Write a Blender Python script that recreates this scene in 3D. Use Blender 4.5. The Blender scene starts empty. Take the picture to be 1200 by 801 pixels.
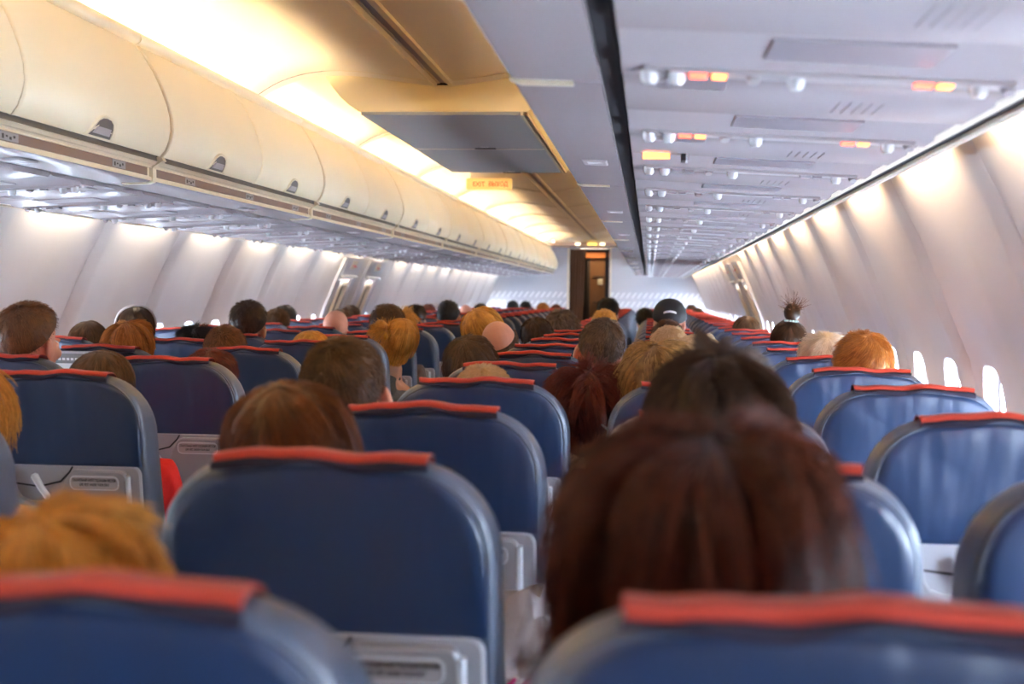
import bpy, math, random
import numpy as np
from math import sin, cos, pi, radians, sqrt, exp
from mathutils import Vector, Matrix

random.seed(7)
RNG = np.random.default_rng(11)
SC = bpy.context.scene
COLL = SC.collection

# ------------------------------------------------------------------ helpers
class MB:
    """collects geometry for ONE mesh"""
    def __init__(self):
        self.v = []; self.f = []; self.m = []; self.mi = 0
    def add(self, vs, fs):
        o = len(self.v)
        self.v += [tuple(p) for p in vs]
        self.f += [tuple(i + o for i in q) for q in fs]
        self.m += [self.mi] * len(fs)
        return self
    def box(self, x0, x1, y0, y1, z0, z1):
        vs = [(x0,y0,z0),(x1,y0,z0),(x1,y1,z0),(x0,y1,z0),(x0,y0,z1),(x1,y0,z1),(x1,y1,z1),(x0,y1,z1)]
        return self.add(vs, [(0,3,2,1),(4,5,6,7),(0,1,5,4),(1,2,6,5),(2,3,7,6),(3,0,4,7)])
    def loft(self, rings, closed=True, cap=True):
        n = len(rings[0]); vs = [p for r in rings for p in r]; fs = []
        m = n if closed else n - 1
        for i in range(len(rings) - 1):
            for j in range(m):
                a = i*n + j; b = i*n + (j+1) % n
                fs.append((a, b, b + n, a + n))
        if cap and closed:
            fs.append(tuple(range(n))[::-1]); fs.append(tuple(range((len(rings)-1)*n, len(rings)*n)))
        return self.add(vs, fs)
    def sweep_y(self, prof, y0, y1, closed=True, ny=1):
        """profile of (x,z) points swept along Y"""
        rings = [[(x, y0 + (y1-y0)*k/ny, z) for x, z in prof] for k in range(ny+1)]
        return self.loft(rings, closed, closed)
    def tube(self, pts, r, n=8, cap=True):
        pts = [Vector(p) for p in pts]; rings = []
        rr = r if isinstance(r, (list, tuple)) else [r]*len(pts)
        up = Vector((0.13, 0.21, 1)).normalized()
        for i, p in enumerate(pts):
            t = (pts[min(i+1, len(pts)-1)] - pts[max(i-1, 0)]).normalized()
            a = t.cross(up)
            if a.length < 1e-3: a = t.cross(Vector((1, 0, 0)))
            a.normalize(); b = a.cross(t)
            rings.append([p + a*rr[i]*cos(2*pi*k/n) + b*rr[i]*sin(2*pi*k/n) for k in range(n)])
        return self.loft(rings, True, cap)
    def ellipsoid(self, c, r, nu=16, nv=12):
        rings = []
        for i in range(nv+1):
            th = pi*(i/nv) ; th = min(max(th, 1e-3), pi-1e-3)
            rings.append([(c[0]+r[0]*sin(th)*cos(2*pi*k/nu), c[1]+r[1]*sin(th)*sin(2*pi*k/nu), c[2]+r[2]*cos(th)) for k in range(nu)])
        return self.loft(rings[::-1])
    def slab_xz(self, outline, y0, y1, bev=0.0):
        """outline of (x,z) points given a thickness in Y with chamfered rims"""
        cx = sum(p[0] for p in outline)/len(outline); cz = sum(p[1] for p in outline)/len(outline)
        def ins(d):
            if d == 0: return outline
            return inset(outline, d)
        if bev:
            rings = [[(x, y0, z) for x, z in ins(bev)], [(x, y0+bev*.3, z) for x, z in ins(bev*.3)], [(x, y0+bev, z) for x, z in outline],
                     [(x, y1-bev, z) for x, z in outline], [(x, y1-bev*.3, z) for x, z in ins(bev*.3)], [(x, y1, z) for x, z in ins(bev)]]
        else:
            rings = [[(x, y0, z) for x, z in outline], [(x, y1, z) for x, z in outline]]
        return self.loft(rings)
    def xf(self, M, start=0):
        for i in range(start, len(self.v)):
            self.v[i] = tuple(M @ Vector(self.v[i]))
        return self
    def mesh(self, name, mats, smooth=True, angle=40):
        me = bpy.data.meshes.new(name)
        me.from_pydata(self.v, [], self.f)
        for mt in (mats if isinstance(mats, (list, tuple)) else [mats]): me.materials.append(mt)
        me.polygons.foreach_set('material_index', self.m)
        fix_normals(me)
        if smooth:
            me.polygons.foreach_set('use_smooth', [True]*len(me.polygons))
            sharp(me, angle)
        me.update()
        return me

def fix_normals(me):
    import bmesh
    bm = bmesh.new(); bm.from_mesh(me)
    bmesh.ops.recalc_face_normals(bm, faces=bm.faces)
    bm.to_mesh(me); bm.free()

def sharp(me, angle):
    try:
        me.set_sharp_from_angle(angle=radians(angle))
    except Exception:
        pass

def inset(outline, d):
    n = len(outline); out = []
    area = sum(outline[i][0]*outline[(i+1) % n][1] - outline[(i+1) % n][0]*outline[i][1] for i in range(n))
    s = 1 if area > 0 else -1
    for i in range(n):
        p0 = outline[i-1]; p1 = outline[i]; p2 = outline[(i+1) % n]
        e1 = (p1[0]-p0[0], p1[1]-p0[1]); e2 = (p2[0]-p1[0], p2[1]-p1[1])
        l1 = math.hypot(*e1) or 1; l2 = math.hypot(*e2) or 1
        nx = -(e1[1]/l1 + e2[1]/l2)*s; nz = (e1[0]/l1 + e2[0]/l2)*s
        l = math.hypot(nx, nz) or 1
        k = d / max(.5, l/2)
        out.append((p1[0]+nx/l*k, p1[1]+nz/l*k))
    return out

def obj(name, me, parent=None, label=None):
    o = bpy.data.objects.new(name, me); COLL.objects.link(o)
    if parent: o.parent = parent
    if label: o['label'] = label
    return o

def part(name, mb, mat, parent=None, label=None, smooth=True, angle=40):
    return obj(name, mb.mesh(name, mat, smooth, angle), parent, label)

def thing(name, label, cat, loc=(0,0,0), rz=0, group=None):
    o = bpy.data.objects.new(name, None); COLL.objects.link(o)
    o.empty_display_size = .1
    o.location = loc; o.rotation_euler = (0, 0, rz)
    o['label'] = label; o['category'] = cat
    if group: o['group'] = group
    return o

def tag(o, label, cat, group=None):
    o['label'] = label; o['category'] = cat
    if group: o['group'] = group
    return o

def struct(name, mb, mat, parent=None, smooth=True, angle=35):
    o = part(name, mb, mat, parent, None, smooth, angle)
    if not parent: o['kind'] = 'structure'
    return o

def kids(o): return [c for c in COLL.objects if c.parent == o]

def dup(root, tree, loc, label, group=None):
    r = root.copy(); COLL.objects.link(r); r.location = loc; r['label'] = label
    if group: r['group'] = group
    new = []
    for ch, subs in tree:
        c = ch.copy(); COLL.objects.link(c); c.parent = r
        ss = []
        for g in subs:
            d = g.copy(); COLL.objects.link(d); d.parent = c; ss.append(d)
        new.append((c, ss))
    return r, new

def tree_of(root):
    allo = list(COLL.objects)
    return [(c, [g for g in allo if g.parent == c]) for c in allo if c.parent == root]

def text_mesh(body, size, mat, depth=.0004, align='CENTER'):
    cu = bpy.data.curves.new('lettering', 'FONT'); cu.body = body; cu.size = size
    cu.extrude = depth; cu.offset = size*.018; cu.align_x = align; cu.align_y = 'CENTER'; cu.resolution_u = 3
    o = bpy.data.objects.new('lettering', cu); COLL.objects.link(o)
    dg = bpy.context.evaluated_depsgraph_get()
    me = bpy.data.meshes.new_from_object(o.evaluated_get(dg))
    bpy.data.objects.remove(o); bpy.data.curves.remove(cu)
    vs = [tuple(v.co) for v in me.vertices]; fs = [tuple(p.vertices) for p in me.polygons]
    bpy.data.meshes.remove(me)
    return vs, fs

def add_text(mb, body, size, M, squash=1.0):
    vs, fs = text_mesh(body, size, None)
    mb.add([tuple(M @ Vector((v[0]*squash, v[1], v[2]))) for v in vs], fs)

def rrect(w, h, r, n=6, cx=0, cz=0):
    pts = []
    for sx, sz, a0 in ((1,1,0),(-1,1,pi/2),(-1,-1,pi),(1,-1,3*pi/2)):
        for k in range(n+1):
            a = a0 + k/n*pi/2
            pts.append((cx + sx*(w/2-r) + r*cos(a), cz + sz*(h/2-r) + r*sin(a)))
    return pts

# ------------------------------------------------------------------ materials
def mat(name, col, rough=.5, metal=0., spec=.5, bump=None, vary=None, emit=None, coat=0., sheen=0.):
    m = bpy.data.materials.new(name); m.use_nodes = True
    nt = m.node_tree; b = nt.nodes['Principled BSDF']
    b.inputs['Base Color'].default_value = (*col, 1)
    b.inputs['Roughness'].default_value = rough; b.inputs['Metallic'].default_value = metal
    b.inputs['Specular IOR Level'].default_value = spec
    b.inputs['Coat Weight'].default_value = coat
    if sheen: b.inputs['Sheen Weight'].default_value = sheen
    if emit:
        b.inputs['Emission Color'].default_value = (*emit[0], 1); b.inputs['Emission Strength'].default_value = emit[1]
    tc = nt.nodes.new('ShaderNodeTexCoord')
    if vary:      # (scale, amount)
        n = nt.nodes.new('ShaderNodeTexNoise'); n.inputs['Scale'].default_value = vary[0]; n.inputs['Detail'].default_value = 4
        nt.links.new(tc.outputs['Object'], n.inputs['Vector'])
        mx = nt.nodes.new('ShaderNodeMix'); mx.data_type = 'RGBA'
        a = vary[1]
        mx.inputs['A'].default_value = (*[c*(1-a) for c in col], 1); mx.inputs['B'].default_value = (*[min(1, c*(1+a)) for c in col], 1)
        nt.links.new(n.outputs['Fac'], mx.inputs['Factor']); nt.links.new(mx.outputs['Result'], b.inputs['Base Color'])
    if bump:      # (scale, strength, distance, stretch)
        n2 = nt.nodes.new('ShaderNodeTexNoise'); n2.inputs['Scale'].default_value = bump[0]; n2.inputs['Detail'].default_value = 6
        if len(bump) > 3:
            mp = nt.nodes.new('ShaderNodeMapping'); mp.inputs['Scale'].default_value = bump[3]
            nt.links.new(tc.outputs['Object'], mp.inputs['Vector']); nt.links.new(mp.outputs['Vector'], n2.inputs['Vector'])
        else:
            nt.links.new(tc.outputs['Object'], n2.inputs['Vector'])
        bp = nt.nodes.new('ShaderNodeBump'); bp.inputs['Strength'].default_value = bump[1]; bp.inputs['Distance'].default_value = bump[2]
        nt.links.new(n2.outputs['Fac'], bp.inputs['Height']); nt.links.new(bp.outputs['Normal'], b.inputs['Normal'])
    return m

M = {}
M['bin'] = mat('cream bin plastic', (.78,.69,.49), .42, vary=(3,.02), bump=(140,.08,.001))
M['rail'] = mat('cream rail plastic', (.76,.67,.49), .35)
M['ceil'] = mat('cream ceiling panel', (.90,.84,.72), .5, vary=(1.5,.02), bump=(120,.05,.001))
M['channel'] = mat('tan channel', (.62,.55,.40), .5)
M['psu'] = mat('lavender grey panel', (.41,.36,.375), .24, spec=.75, vary=(6,.03), bump=(200,.05,.0006))
M['psu2'] = mat('darker lavender grey panel', (.30,.265,.29), .30)
M['slot'] = mat('taupe recess', (.40,.36,.37), .5)
M['dark'] = mat('dark seal rubber', (.012,.010,.014), .7)
M['gap'] = mat('shadow gap plastic', (.06,.055,.06), .7)
M['brown'] = mat('brown grip strip', (.15,.095,.075), .5, vary=(20,.1))
M['placard'] = mat('grey placard', (.25,.25,.26), .5)
M['ink'] = mat('black ink', (.015,.014,.016), .6)
M['whiteink'] = mat('white ink', (.85,.85,.87), .5)
M['wall'] = mat('pale sidewall panel', (.80,.765,.765), .40, vary=(2.2,.02), bump=(220,.06,.0006))
M['valance'] = mat('ivory valance', (.88,.79,.66), .4)
M['white'] = mat('white plastic', (.86,.87,.89), .35)
M['lens'] = mat('frosted lens', (.72,.72,.74), .12, spec=.9)
M['unlit'] = mat('unlit sign face', (.50,.48,.52), .3)
M['redlit'] = mat('lit red sign', (.8,.1,.06), .4, emit=((1.,.10,.05), 3.2))
M['orangelit'] = mat('lit orange sign', (.9,.3,.1), .4, emit=((1.,.27,.06), 3.2))
M['ambersign'] = mat('amber exit sign face', (.95,.68,.28), .4, emit=((1.,.62,.18), .35))
M['exitred'] = mat('red sign letters', (.85,.10,.02), .4, emit=((1.,.12,.02), .5))
M['wallred'] = mat('dark red sign letters', (.60,.02,.03), .5)
M['boxgrey'] = mat('grey stowage door', (.40,.42,.44), .4, bump=(150,.05,.0006))
M['boxcream'] = mat('cream stowage fairing', (.85,.74,.48), .45)
M['metal'] = mat('brushed aluminium', (.62,.62,.64), .3, metal=1.)
M['latch_lidshade'] = mat('latch recess and lid shadow line', (.10,.085,.07), .4)
M['carpet'] = mat('navy carpet', (.02,.03,.07), .95, bump=(400,.6,.004), vary=(60,.4))
M['tray'] = mat('grey tray plastic', (.33,.325,.35), .35, vary=(8,.03))
M['shroud'] = mat('light grey shroud', (.40,.40,.44), .38)
M['edgewhite'] = mat('pale tray edge', (.72,.76,.83), .3)
M['placard2'] = mat('taupe placard', (.46,.43,.44), .45)
M['red'] = mat('red headrest cloth', (.44,.030,.010), .8, bump=(500,.25,.001), vary=(40,.12), sheen=.2)
M['hem'] = mat('navy hem', (.012,.007,.022), .9)
M['glassrim'] = mat('window bezel', (.84,.85,.88), .4)
M['shade'] = mat('window shade', (.72,.73,.76), .5)
M['exitgrey'] = mat('grey exit hatch panel', (.78,.78,.83), .40)
M['darkpane'] = mat('dark shaded pane', (.06,.065,.09), .12, spec=.8)
M['doorbrown'] = mat('brown cockpit door', (.155,.068,.024), .45, vary=(5,.15))
M['doorframe'] = mat('dark door frame', (.035,.022,.016), .5)
M['curtain'] = mat('brown curtain cloth', (.13,.060,.030), .9, bump=(12,.4,.02,(8,8,.4)))
M['orangetrim'] = mat('orange brown panel', (.42,.13,.03), .4)
M['lampface'] = mat('lamp face', (1,.95,.8), .4, emit=((1.,.88,.6), 2.2))
M['lampyellow'] = mat('yellow lamp face', (1,.85,.3), .4, emit=((1.,.72,.15), 1.6))
M['brownplastic'] = mat('tan armrest', (.06,.065,.08), .5)
M['bag'] = mat('white plastic bag', (.50,.47,.49), .35, bump=(25,.6,.01))
M['magenta'] = mat('magenta print', (.55,.03,.22), .5)
M['cable'] = mat('black cable', (.015,.015,.018), .5)
M['eyewhite'] = mat('eye white', (.85,.83,.8), .2)
M['iris'] = mat('iris brown', (.05,.025,.012), .2)
M['cap'] = mat('black cap cloth', (.008,.008,.010), .75, bump=(300,.3,.001))
M['band'] = mat('white headband', (.88,.88,.92), .35)
M['teal'] = mat('pale teal beads', (.45,.66,.66), .3)
M['yellowcloth'] = mat('yellow scrunchie', (.90,.50,.06), .8, bump=(60,.6,.006))

def leather(nm, col, ro, sp_):
    m = mat(nm, col[:3], ro, spec=sp_)
    nt = m.node_tree; b = nt.nodes['Principled BSDF']
    tc = nt.nodes.new('ShaderNodeTexCoord')
    oi = nt.nodes.new('ShaderNodeObjectInfo')
    # grain + broad creases that differ from seat to seat
    cb = nt.nodes.new('ShaderNodeCombineXYZ')
    ml = nt.nodes.new('ShaderNodeMath'); ml.operation = 'MULTIPLY'; ml.inputs[1].default_value = 37.
    nt.links.new(oi.outputs['Random'], ml.inputs[0])
    for k in range(3): nt.links.new(ml.outputs[0], cb.inputs[k])
    va = nt.nodes.new('ShaderNodeVectorMath'); va.operation = 'ADD'
    nt.links.new(tc.outputs['Object'], va.inputs[0]); nt.links.new(cb.outputs[0], va.inputs[1])
    mp = nt.nodes.new('ShaderNodeMapping'); mp.inputs['Rotation'].default_value = (0, .6, 0); mp.inputs['Scale'].default_value = (9, 4, 2.2)
    nt.links.new(va.outputs[0], mp.inputs['Vector'])
    n1 = nt.nodes.new('ShaderNodeTexNoise'); n1.inputs['Scale'].default_value = 1.6; n1.inputs['Detail'].default_value = 2
    nt.links.new(mp.outputs[0], n1.inputs['Vector'])
    n2 = nt.nodes.new('ShaderNodeTexNoise'); n2.inputs['Scale'].default_value = 420; n2.inputs['Detail'].default_value = 3
    nt.links.new(tc.outputs['Object'], n2.inputs['Vector'])
    b1 = nt.nodes.new('ShaderNodeBump'); b1.inputs['Strength'].default_value = .5; b1.inputs['Distance'].default_value = .018
    b2 = nt.nodes.new('ShaderNodeBump'); b2.inputs['Strength'].default_value = .12; b2.inputs['Distance'].default_value = .0008
    nt.links.new(n1.outputs['Fac'], b1.inputs['Height']); nt.links.new(n2.outputs['Fac'], b2.inputs['Height'])
    nt.links.new(b1.outputs['Normal'], b2.inputs['Normal']); nt.links.new(b2.outputs['Normal'], b.inputs['Normal'])
    hs = nt.nodes.new('ShaderNodeHueSaturation'); hs.inputs['Color'].default_value = col
    mr = nt.nodes.new('ShaderNodeMapRange'); mr.inputs['To Min'].default_value = .88; mr.inputs['To Max'].default_value = 1.12
    nt.links.new(oi.outputs['Random'], mr.inputs['Value']); nt.links.new(mr.outputs[0], hs.inputs['Value'])
    nt.links.new(hs.outputs[0], b.inputs['Base Color'])
    return m
M['leather'] = leather('blue leather', (.009,.027,.080,1), .38, .9)
M['sheen_leather'] = leather('paler blue leather with cove sheen', (.082,.104,.155,1), .40, 1.0)  # base lightened so bands and piping look lit by the cove lamps

def bulkhead_mat():
    m = mat('bulkhead laminate', (.66,.65,.70), .5)
    nt = m.node_tree; b = nt.nodes['Principled BSDF']
    tc = nt.nodes.new('ShaderNodeTexCoord'); sx = nt.nodes.new('ShaderNodeSeparateXYZ')
    nt.links.new(tc.outputs['Object'], sx.inputs[0])
    def mth(op, a, bb=None):
        n = nt.nodes.new('ShaderNodeMath'); n.operation = op
        for i, q in enumerate((a, bb)):
            if q is None: continue
            if isinstance(q, (int, float)): n.inputs[i].default_value = q
            else: nt.links.new(q, n.inputs[i])
        return n.outputs[0]
    x, z = sx.outputs['X'], sx.outputs['Z']
    skew = mth('ADD', mth('MULTIPLY', x, 11.), mth('MULTIPLY', z, -8.))
    dash = mth('LESS_THAN', mth('FRACT', skew), .42)
    row = mth('LESS_THAN', mth('FRACT', mth('MULTIPLY', z, 7.)), .62)
    band = mth('MULTIPLY', mth('GREATER_THAN', z, 1.0), mth('LESS_THAN', z, 1.42))
    fac = mth('MULTIPLY', mth('MULTIPLY', dash, row), band)
    mx = nt.nodes.new('ShaderNodeMix'); mx.data_type = 'RGBA'
    mx.inputs['A'].default_value = (.66,.65,.70,1); mx.inputs['B'].default_value = (.93,.92,.95,1)
    nt.links.new(fac, mx.inputs['Factor']); nt.links.new(mx.outputs['Result'], b.inputs['Base Color'])
    return m
M['bulkhead'] = bulkhead_mat()

def glass_mat():
    m = bpy.data.materials.new('window pane'); m.use_nodes = True
    nt = m.node_tree; nt.nodes.clear()
    out = nt.nodes.new('ShaderNodeOutputMaterial'); t = nt.nodes.new('ShaderNodeBsdfTransparent'); g = nt.nodes.new('ShaderNodeBsdfGlossy')
    t.inputs[0].default_value = (.93,.95,.97,1); g.inputs['Roughness'].default_value = .02
    mx = nt.nodes.new('ShaderNodeMixShader'); mx.inputs[0].default_value = .06
    nt.links.new(t.outputs[0], mx.inputs[1]); nt.links.new(g.outputs[0], mx.inputs[2]); nt.links.new(mx.outputs[0], out.inputs[0])
    return m
M['glass'] = glass_mat()

def hair_mat(name, dark, light, rough=.42):
    m = mat(name, dark, rough, spec=.22)
    nt = m.node_tree; b = nt.nodes['Principled BSDF']
    hi = nt.nodes.new('ShaderNodeHairInfo'); tc = nt.nodes.new('ShaderNodeTexCoord')
    n = nt.nodes.new('ShaderNodeTexNoise'); n.inputs['Scale'].default_value = 38; n.inputs['Detail'].default_value = 3
    nt.links.new(tc.outputs['Object'], n.inputs['Vector'])
    ad = nt.nodes.new('ShaderNodeMath'); ad.operation = 'MULTIPLY_ADD'; ad.inputs[1].default_value = .45
    mu = nt.nodes.new('ShaderNodeMath'); mu.operation = 'MULTIPLY'; mu.inputs[1].default_value = .62
    nt.links.new(n.outputs['Fac'], mu.inputs[0])
    nt.links.new(hi.outputs['Random'], ad.inputs[0]); nt.links.new(mu.outputs[0], ad.inputs[2])
    cr = nt.nodes.new('ShaderNodeValToRGB')
    cr.color_ramp.elements[0].color = (*dark, 1); cr.color_ramp.elements[0].position = .15
    cr.color_ramp.elements[1].color = (*light, 1); cr.color_ramp.elements[1].position = .85
    nt.links.new(ad.outputs[0], cr.inputs[0]); nt.links.new(cr.outputs[0], b.inputs['Base Color'])
    return m

def skin_mat(name, col):
    m = mat(name, col, .48, vary=(30,.08), bump=(180,.1,.001))
    b = m.node_tree.nodes['Principled BSDF']
    b.inputs['Subsurface Weight'].default_value = .0
    return m
SKIN = {'fair': skin_mat('fair skin', (.72,.42,.30)), 'pink': skin_mat('ruddy skin', (.74,.36,.25)), 'tan': skin_mat('tan skin', (.56,.32,.21))}
HAIR = {
 'auburn': hair_mat('auburn hair', (.012,.003,.0015), (.125,.026,.008)),
 'chestnut': hair_mat('chestnut hair', (.018,.006,.002), (.19,.055,.012)),
 'darkbrown': hair_mat('dark brown hair', (.014,.007,.004), (.075,.033,.015)),
 'brown': hair_mat('brown hair', (.035,.018,.009), (.15,.075,.032)),
 'black': hair_mat('black hair', (.006,.005,.005), (.035,.028,.024)),
 'ginger': hair_mat('ginger hair', (.19,.065,.015), (.62,.26,.06)),
 'golden': hair_mat('golden blond hair', (.30,.12,.018), (.88,.46,.10)),
 'blond': hair_mat('ash blond hair', (.07,.032,.010), (.78,.50,.19)),
 'pale': hair_mat('pale blond hair', (.55,.36,.18), (.92,.72,.46)),
 'white': hair_mat('white blond hair', (.62,.52,.42), (.95,.88,.78)),
 'greybrown': hair_mat('grey brown hair', (.06,.036,.022), (.21,.14,.095)),
 'redbrown': hair_mat('dark red hair', (.045,.008,.005), (.20,.035,.016)),
 'stubble': hair_mat('cropped brown hair', (.06,.027,.012), (.26,.115,.045)),
}
CLOTH = {}
def cloth(col):
    if col not in CLOTH:
        CLOTH[col] = mat('cloth %d' % len(CLOTH), col, .85, bump=(90,.35,.004), vary=(25,.1))
    return CLOTH[col]

# ------------------------------------------------------------------ dimensions
COLX = {'A': .496, 'B': .97, 'C': 1.41, 'D': -.44, 'E': -.915, 'F': -1.39}
ROW0, PITCH, NROW = .84, .725, 28
Y_BACK, Y_FRONT = -1.35, 22.8  # cabin cut short behind the camera to darken the seat backs
JOINT0, PANEL = 4.12, 1.016          # sidewall joints
def seat_y(n): return ROW0 + PITCH*n
WALLP = [(1.46,1.80),(1.536,1.645),(1.62,1.475),(1.675,1.35),(1.71,1.265),(1.745,1.19),(1.768,1.12),(1.783,1.02),(1.787,.92),(1.782,.80),(1.772,.70),(1.74,.5),(1.70,.28),(1.655,.1),(1.645,0)]

# ------------------------------------------------------------------ sidewalls
def wall_x(z):
    for (xa, za), (xb, zb) in zip(WALLP, WALLP[1:]):
        if zb <= z <= za:
            t = (za - z)/(za - zb)
            # smooth
            return xa + (xb-xa)*t
    return WALLP[-1][0]
_zs = np.linspace(0, 1.80, 91)
_xs = np.array([wall_x(z) for z in _zs])
for _ in range(6): _xs[1:-1] = (_xs[:-2] + 2*_xs[1:-1] + _xs[2:])/4
def wx(z): return float(np.interp(z, _zs, _xs))

WZ0, WZ1 = .76, 1.22           # zone of the wall that holds the windows
WIN_H, WIN_W, WIN_Z = .34, .235, .975
EXIT_CELLS = {14, 15, 16}      # half-panel indices over the wing
def relief(u):
    """inward relief of a panel, u = 0..1 over one full panel between joints"""
    d = min(u, 1-u)*PANEL
    r = -.020*exp(-(d/.034)**2) - .012*exp(-(d/.0045)**2) + .013*exp(-((d-.095)/.032)**2)
    r += -.007*exp(-((u-.5)*PANEL/.07)**2) + .003*exp(-((abs(u-.5)*PANEL-.13)/.05)**2)
    return r
def build_wall(side):
    mb = MB(); half = PANEL/2
    k0 = math.floor((Y_BACK - JOINT0)/half); k1 = math.ceil((Y_FRONT - JOINT0)/half)
    NU = 14
    hole = rrect(WIN_W, WIN_H, .10, 5)
    windows = []
    for k in range(k0, k1):
        ya = JOINT0 + k*half; base = (k % 2)*.5
        def P(u, z, inn=0.):
            uu = base + u*.5
            r = relief(uu) * min(1, max(.25, (1.7-z)/.4 if z > 1.3 else 1))
            return (side*(wx(z) - r + inn), ya + u*half, z)
        us = sorted(set([i/NU for i in range(2, NU-1)] + [q for e_ in (0, .006, .014, .026, .042, .065, .095, .13, .17) for q in (e_, 1-e_)]))
        for zz in ([1.80,1.74,1.69,1.645,1.60,1.55,1.5,1.45,1.4,1.35,1.3,1.26,WZ1], [WZ0,.68,.6,.5,.4,.3,.2,.1,0.]):
            rings = [[P(u, z) for u in us] for z in zz]
            mb.loft(rings, closed=False)
        # window cell: rings from the hole out to the cell's rectangle
        yc = ya + half/2
        if k in EXIT_CELLS:
            mb.loft([[P(u, z) for u in us] for z in np.linspace(WZ1, WZ0, 9)], closed=False)
            continue
        outer = [(u, WZ1) for u in us] + [(1, WZ1-(WZ1-WZ0)*j/8) for j in range(1, 9)] + [(u, WZ0) for u in us[::-1][1:]] + [(0, WZ0+(WZ1-WZ0)*j/8) for j in range(1, 8)]
        def holept(u, z):
            # point of the rounded window outline in the same direction
            dx, dz = (u-.5)*half, z-WIN_Z
            w2, h2, n = WIN_W/2, WIN_H/2, 3.6
            s = (abs(dx/w2)**n + abs(dz/h2)**n)**(-1/n)
            return (.5 + dx*s/half, WIN_Z + dz*s)
        inner = [holept(u, z) for u, z in outer]
        rings = []
        for t in (0, .35, .7, .92, 1):
            rings.append([P(a[0]+(b[0]-a[0])*t, a[1]+(b[1]-a[1])*t) for a, b in zip(outer, inner)])
        # funnel through the wall
        for dd, sc in ((.006, .985), (.02, .93), (.045, .86)):
            rings.append([P(.5+(b[0]-.5)*sc, WIN_Z+(b[1]-WIN_Z)*sc, dd) for b in inner])
        mb.loft(rings, closed=True, cap=False)
        windows.append((k, yc))
    nm = 'wall_right' if side > 0 else 'wall_left'
    o = struct(nm, mb, M['wall'], angle=60)
    return windows
win_list = {s: build_wall(s) for s in (1, -1)}

# outer skin that keeps the cabin light-tight, with an opening per window
def build_skin(side):
    mb = MB()
    half = PANEL/2
    prof_top = [(1.46,1.86),(1.60,1.72),(1.86,1.24)]
    prof_bot = [(1.86,.74),(1.80,.4),(1.70,-.02)]
    y0, y1 = Y_BACK-.1, Y_FRONT+2.6
    mb.sweep_y([(side*x, z) for x, z in prof_top], y0, y1, closed=False)
    mb.sweep_y([(side*x, z) for x, z in prof_bot], y0, y1, closed=False)
    ys = [y0]
    for k, yc in win_list[side]: ys += [yc-.13, yc+.13]
    ys.append(y1)
    for a, b in zip(ys[::2], ys[1::2]):
        mb.add([(side*1.86,a,.74),(side*1.86,b,.74),(side*1.86,b,1.24),(side*1.86,a,1.24)], [(0,1,2,3)])
    for k, yc in win_list[side]:
        for z0, z1 in ((.74,.79),(1.16,1.24)):
            mb.add([(side*1.86,yc-.13,z0),(side*1.86,yc+.13,z0),(side*1.86,yc+.13,z1),(side*1.86,yc-.13,z1)], [(0,1,2,3)])
    struct('wall_right_skin' if side > 0 else 'wall_left_skin', mb, M['gap'], smooth=False)
build_skin(1); build_skin(-1)

# windows: bezel, pane, pulled shade
wn = 0
EXITS = {}
for side in (1, -1):
    for k, yc in win_list[side]:
        if yc < 1.2 and side > 0 or yc < 3.2 and side < 0: shown = False
        else: shown = True
        if not shown and yc < -1.0: pass
        wn += 1
        xw = side*(wx(WIN_Z) + .045)
        e = bpy.data.objects.new('window_%d' % wn, None); COLL.objects.link(e); e.location = (xw, yc, WIN_Z); e['kind'] = 'structure'
        fr = MB()
        for sc0, sc1, xa in ((.90, .80, 0.),):
            o1 = [(x, z) for x, z in rrect(WIN_W*.90, WIN_H*.90, .09, 6)]; o2 = [(x, z) for x, z in rrect(WIN_W*.78, WIN_H*.82, .08, 6)]
            tilt = lambda z: -side*(wx(WIN_Z) - wx(WIN_Z+z))
            fr.loft([[(tilt(z) - side*.006, x, z) for x, z in o1], [(tilt(z) - side*.010, x, z) for x, z in o2],
                     [(tilt(z) + side*.012, x, z) for x, z in o2], [(tilt(z) + side*.012, x, z) for x, z in o1]], cap=False)
        part('window_frame', fr, M['glassrim'], e)
        pn = MB(); op = rrect(WIN_W*.86, WIN_H*.88, .085, 6)
        pn.add([(side*.010 - side*0, x, z) for x, z in op], [tuple(range(len(op)))])
        part('pane', pn, M['glass'], e, smooth=False)
        if k in (14, 15, 16):                                   # shades pulled low over the wing
            sh = MB(); sh.box(.004, .007, -WIN_W*.40, WIN_W*.40, -.02, WIN_H*.42); 
            if side < 0: sh.xf(Matrix.Scale(-1, 4, (1,0,0)))
            part('shade', sh, M['slot'], e)

# ------------------------------------------------------------------ floor, ceiling
mb = MB(); mb.box(-1.70, 1.70, Y_BACK-.1, Y_FRONT+2.6, -.06, 0); struct('floor', mb, M['carpet'], smooth=False)

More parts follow.
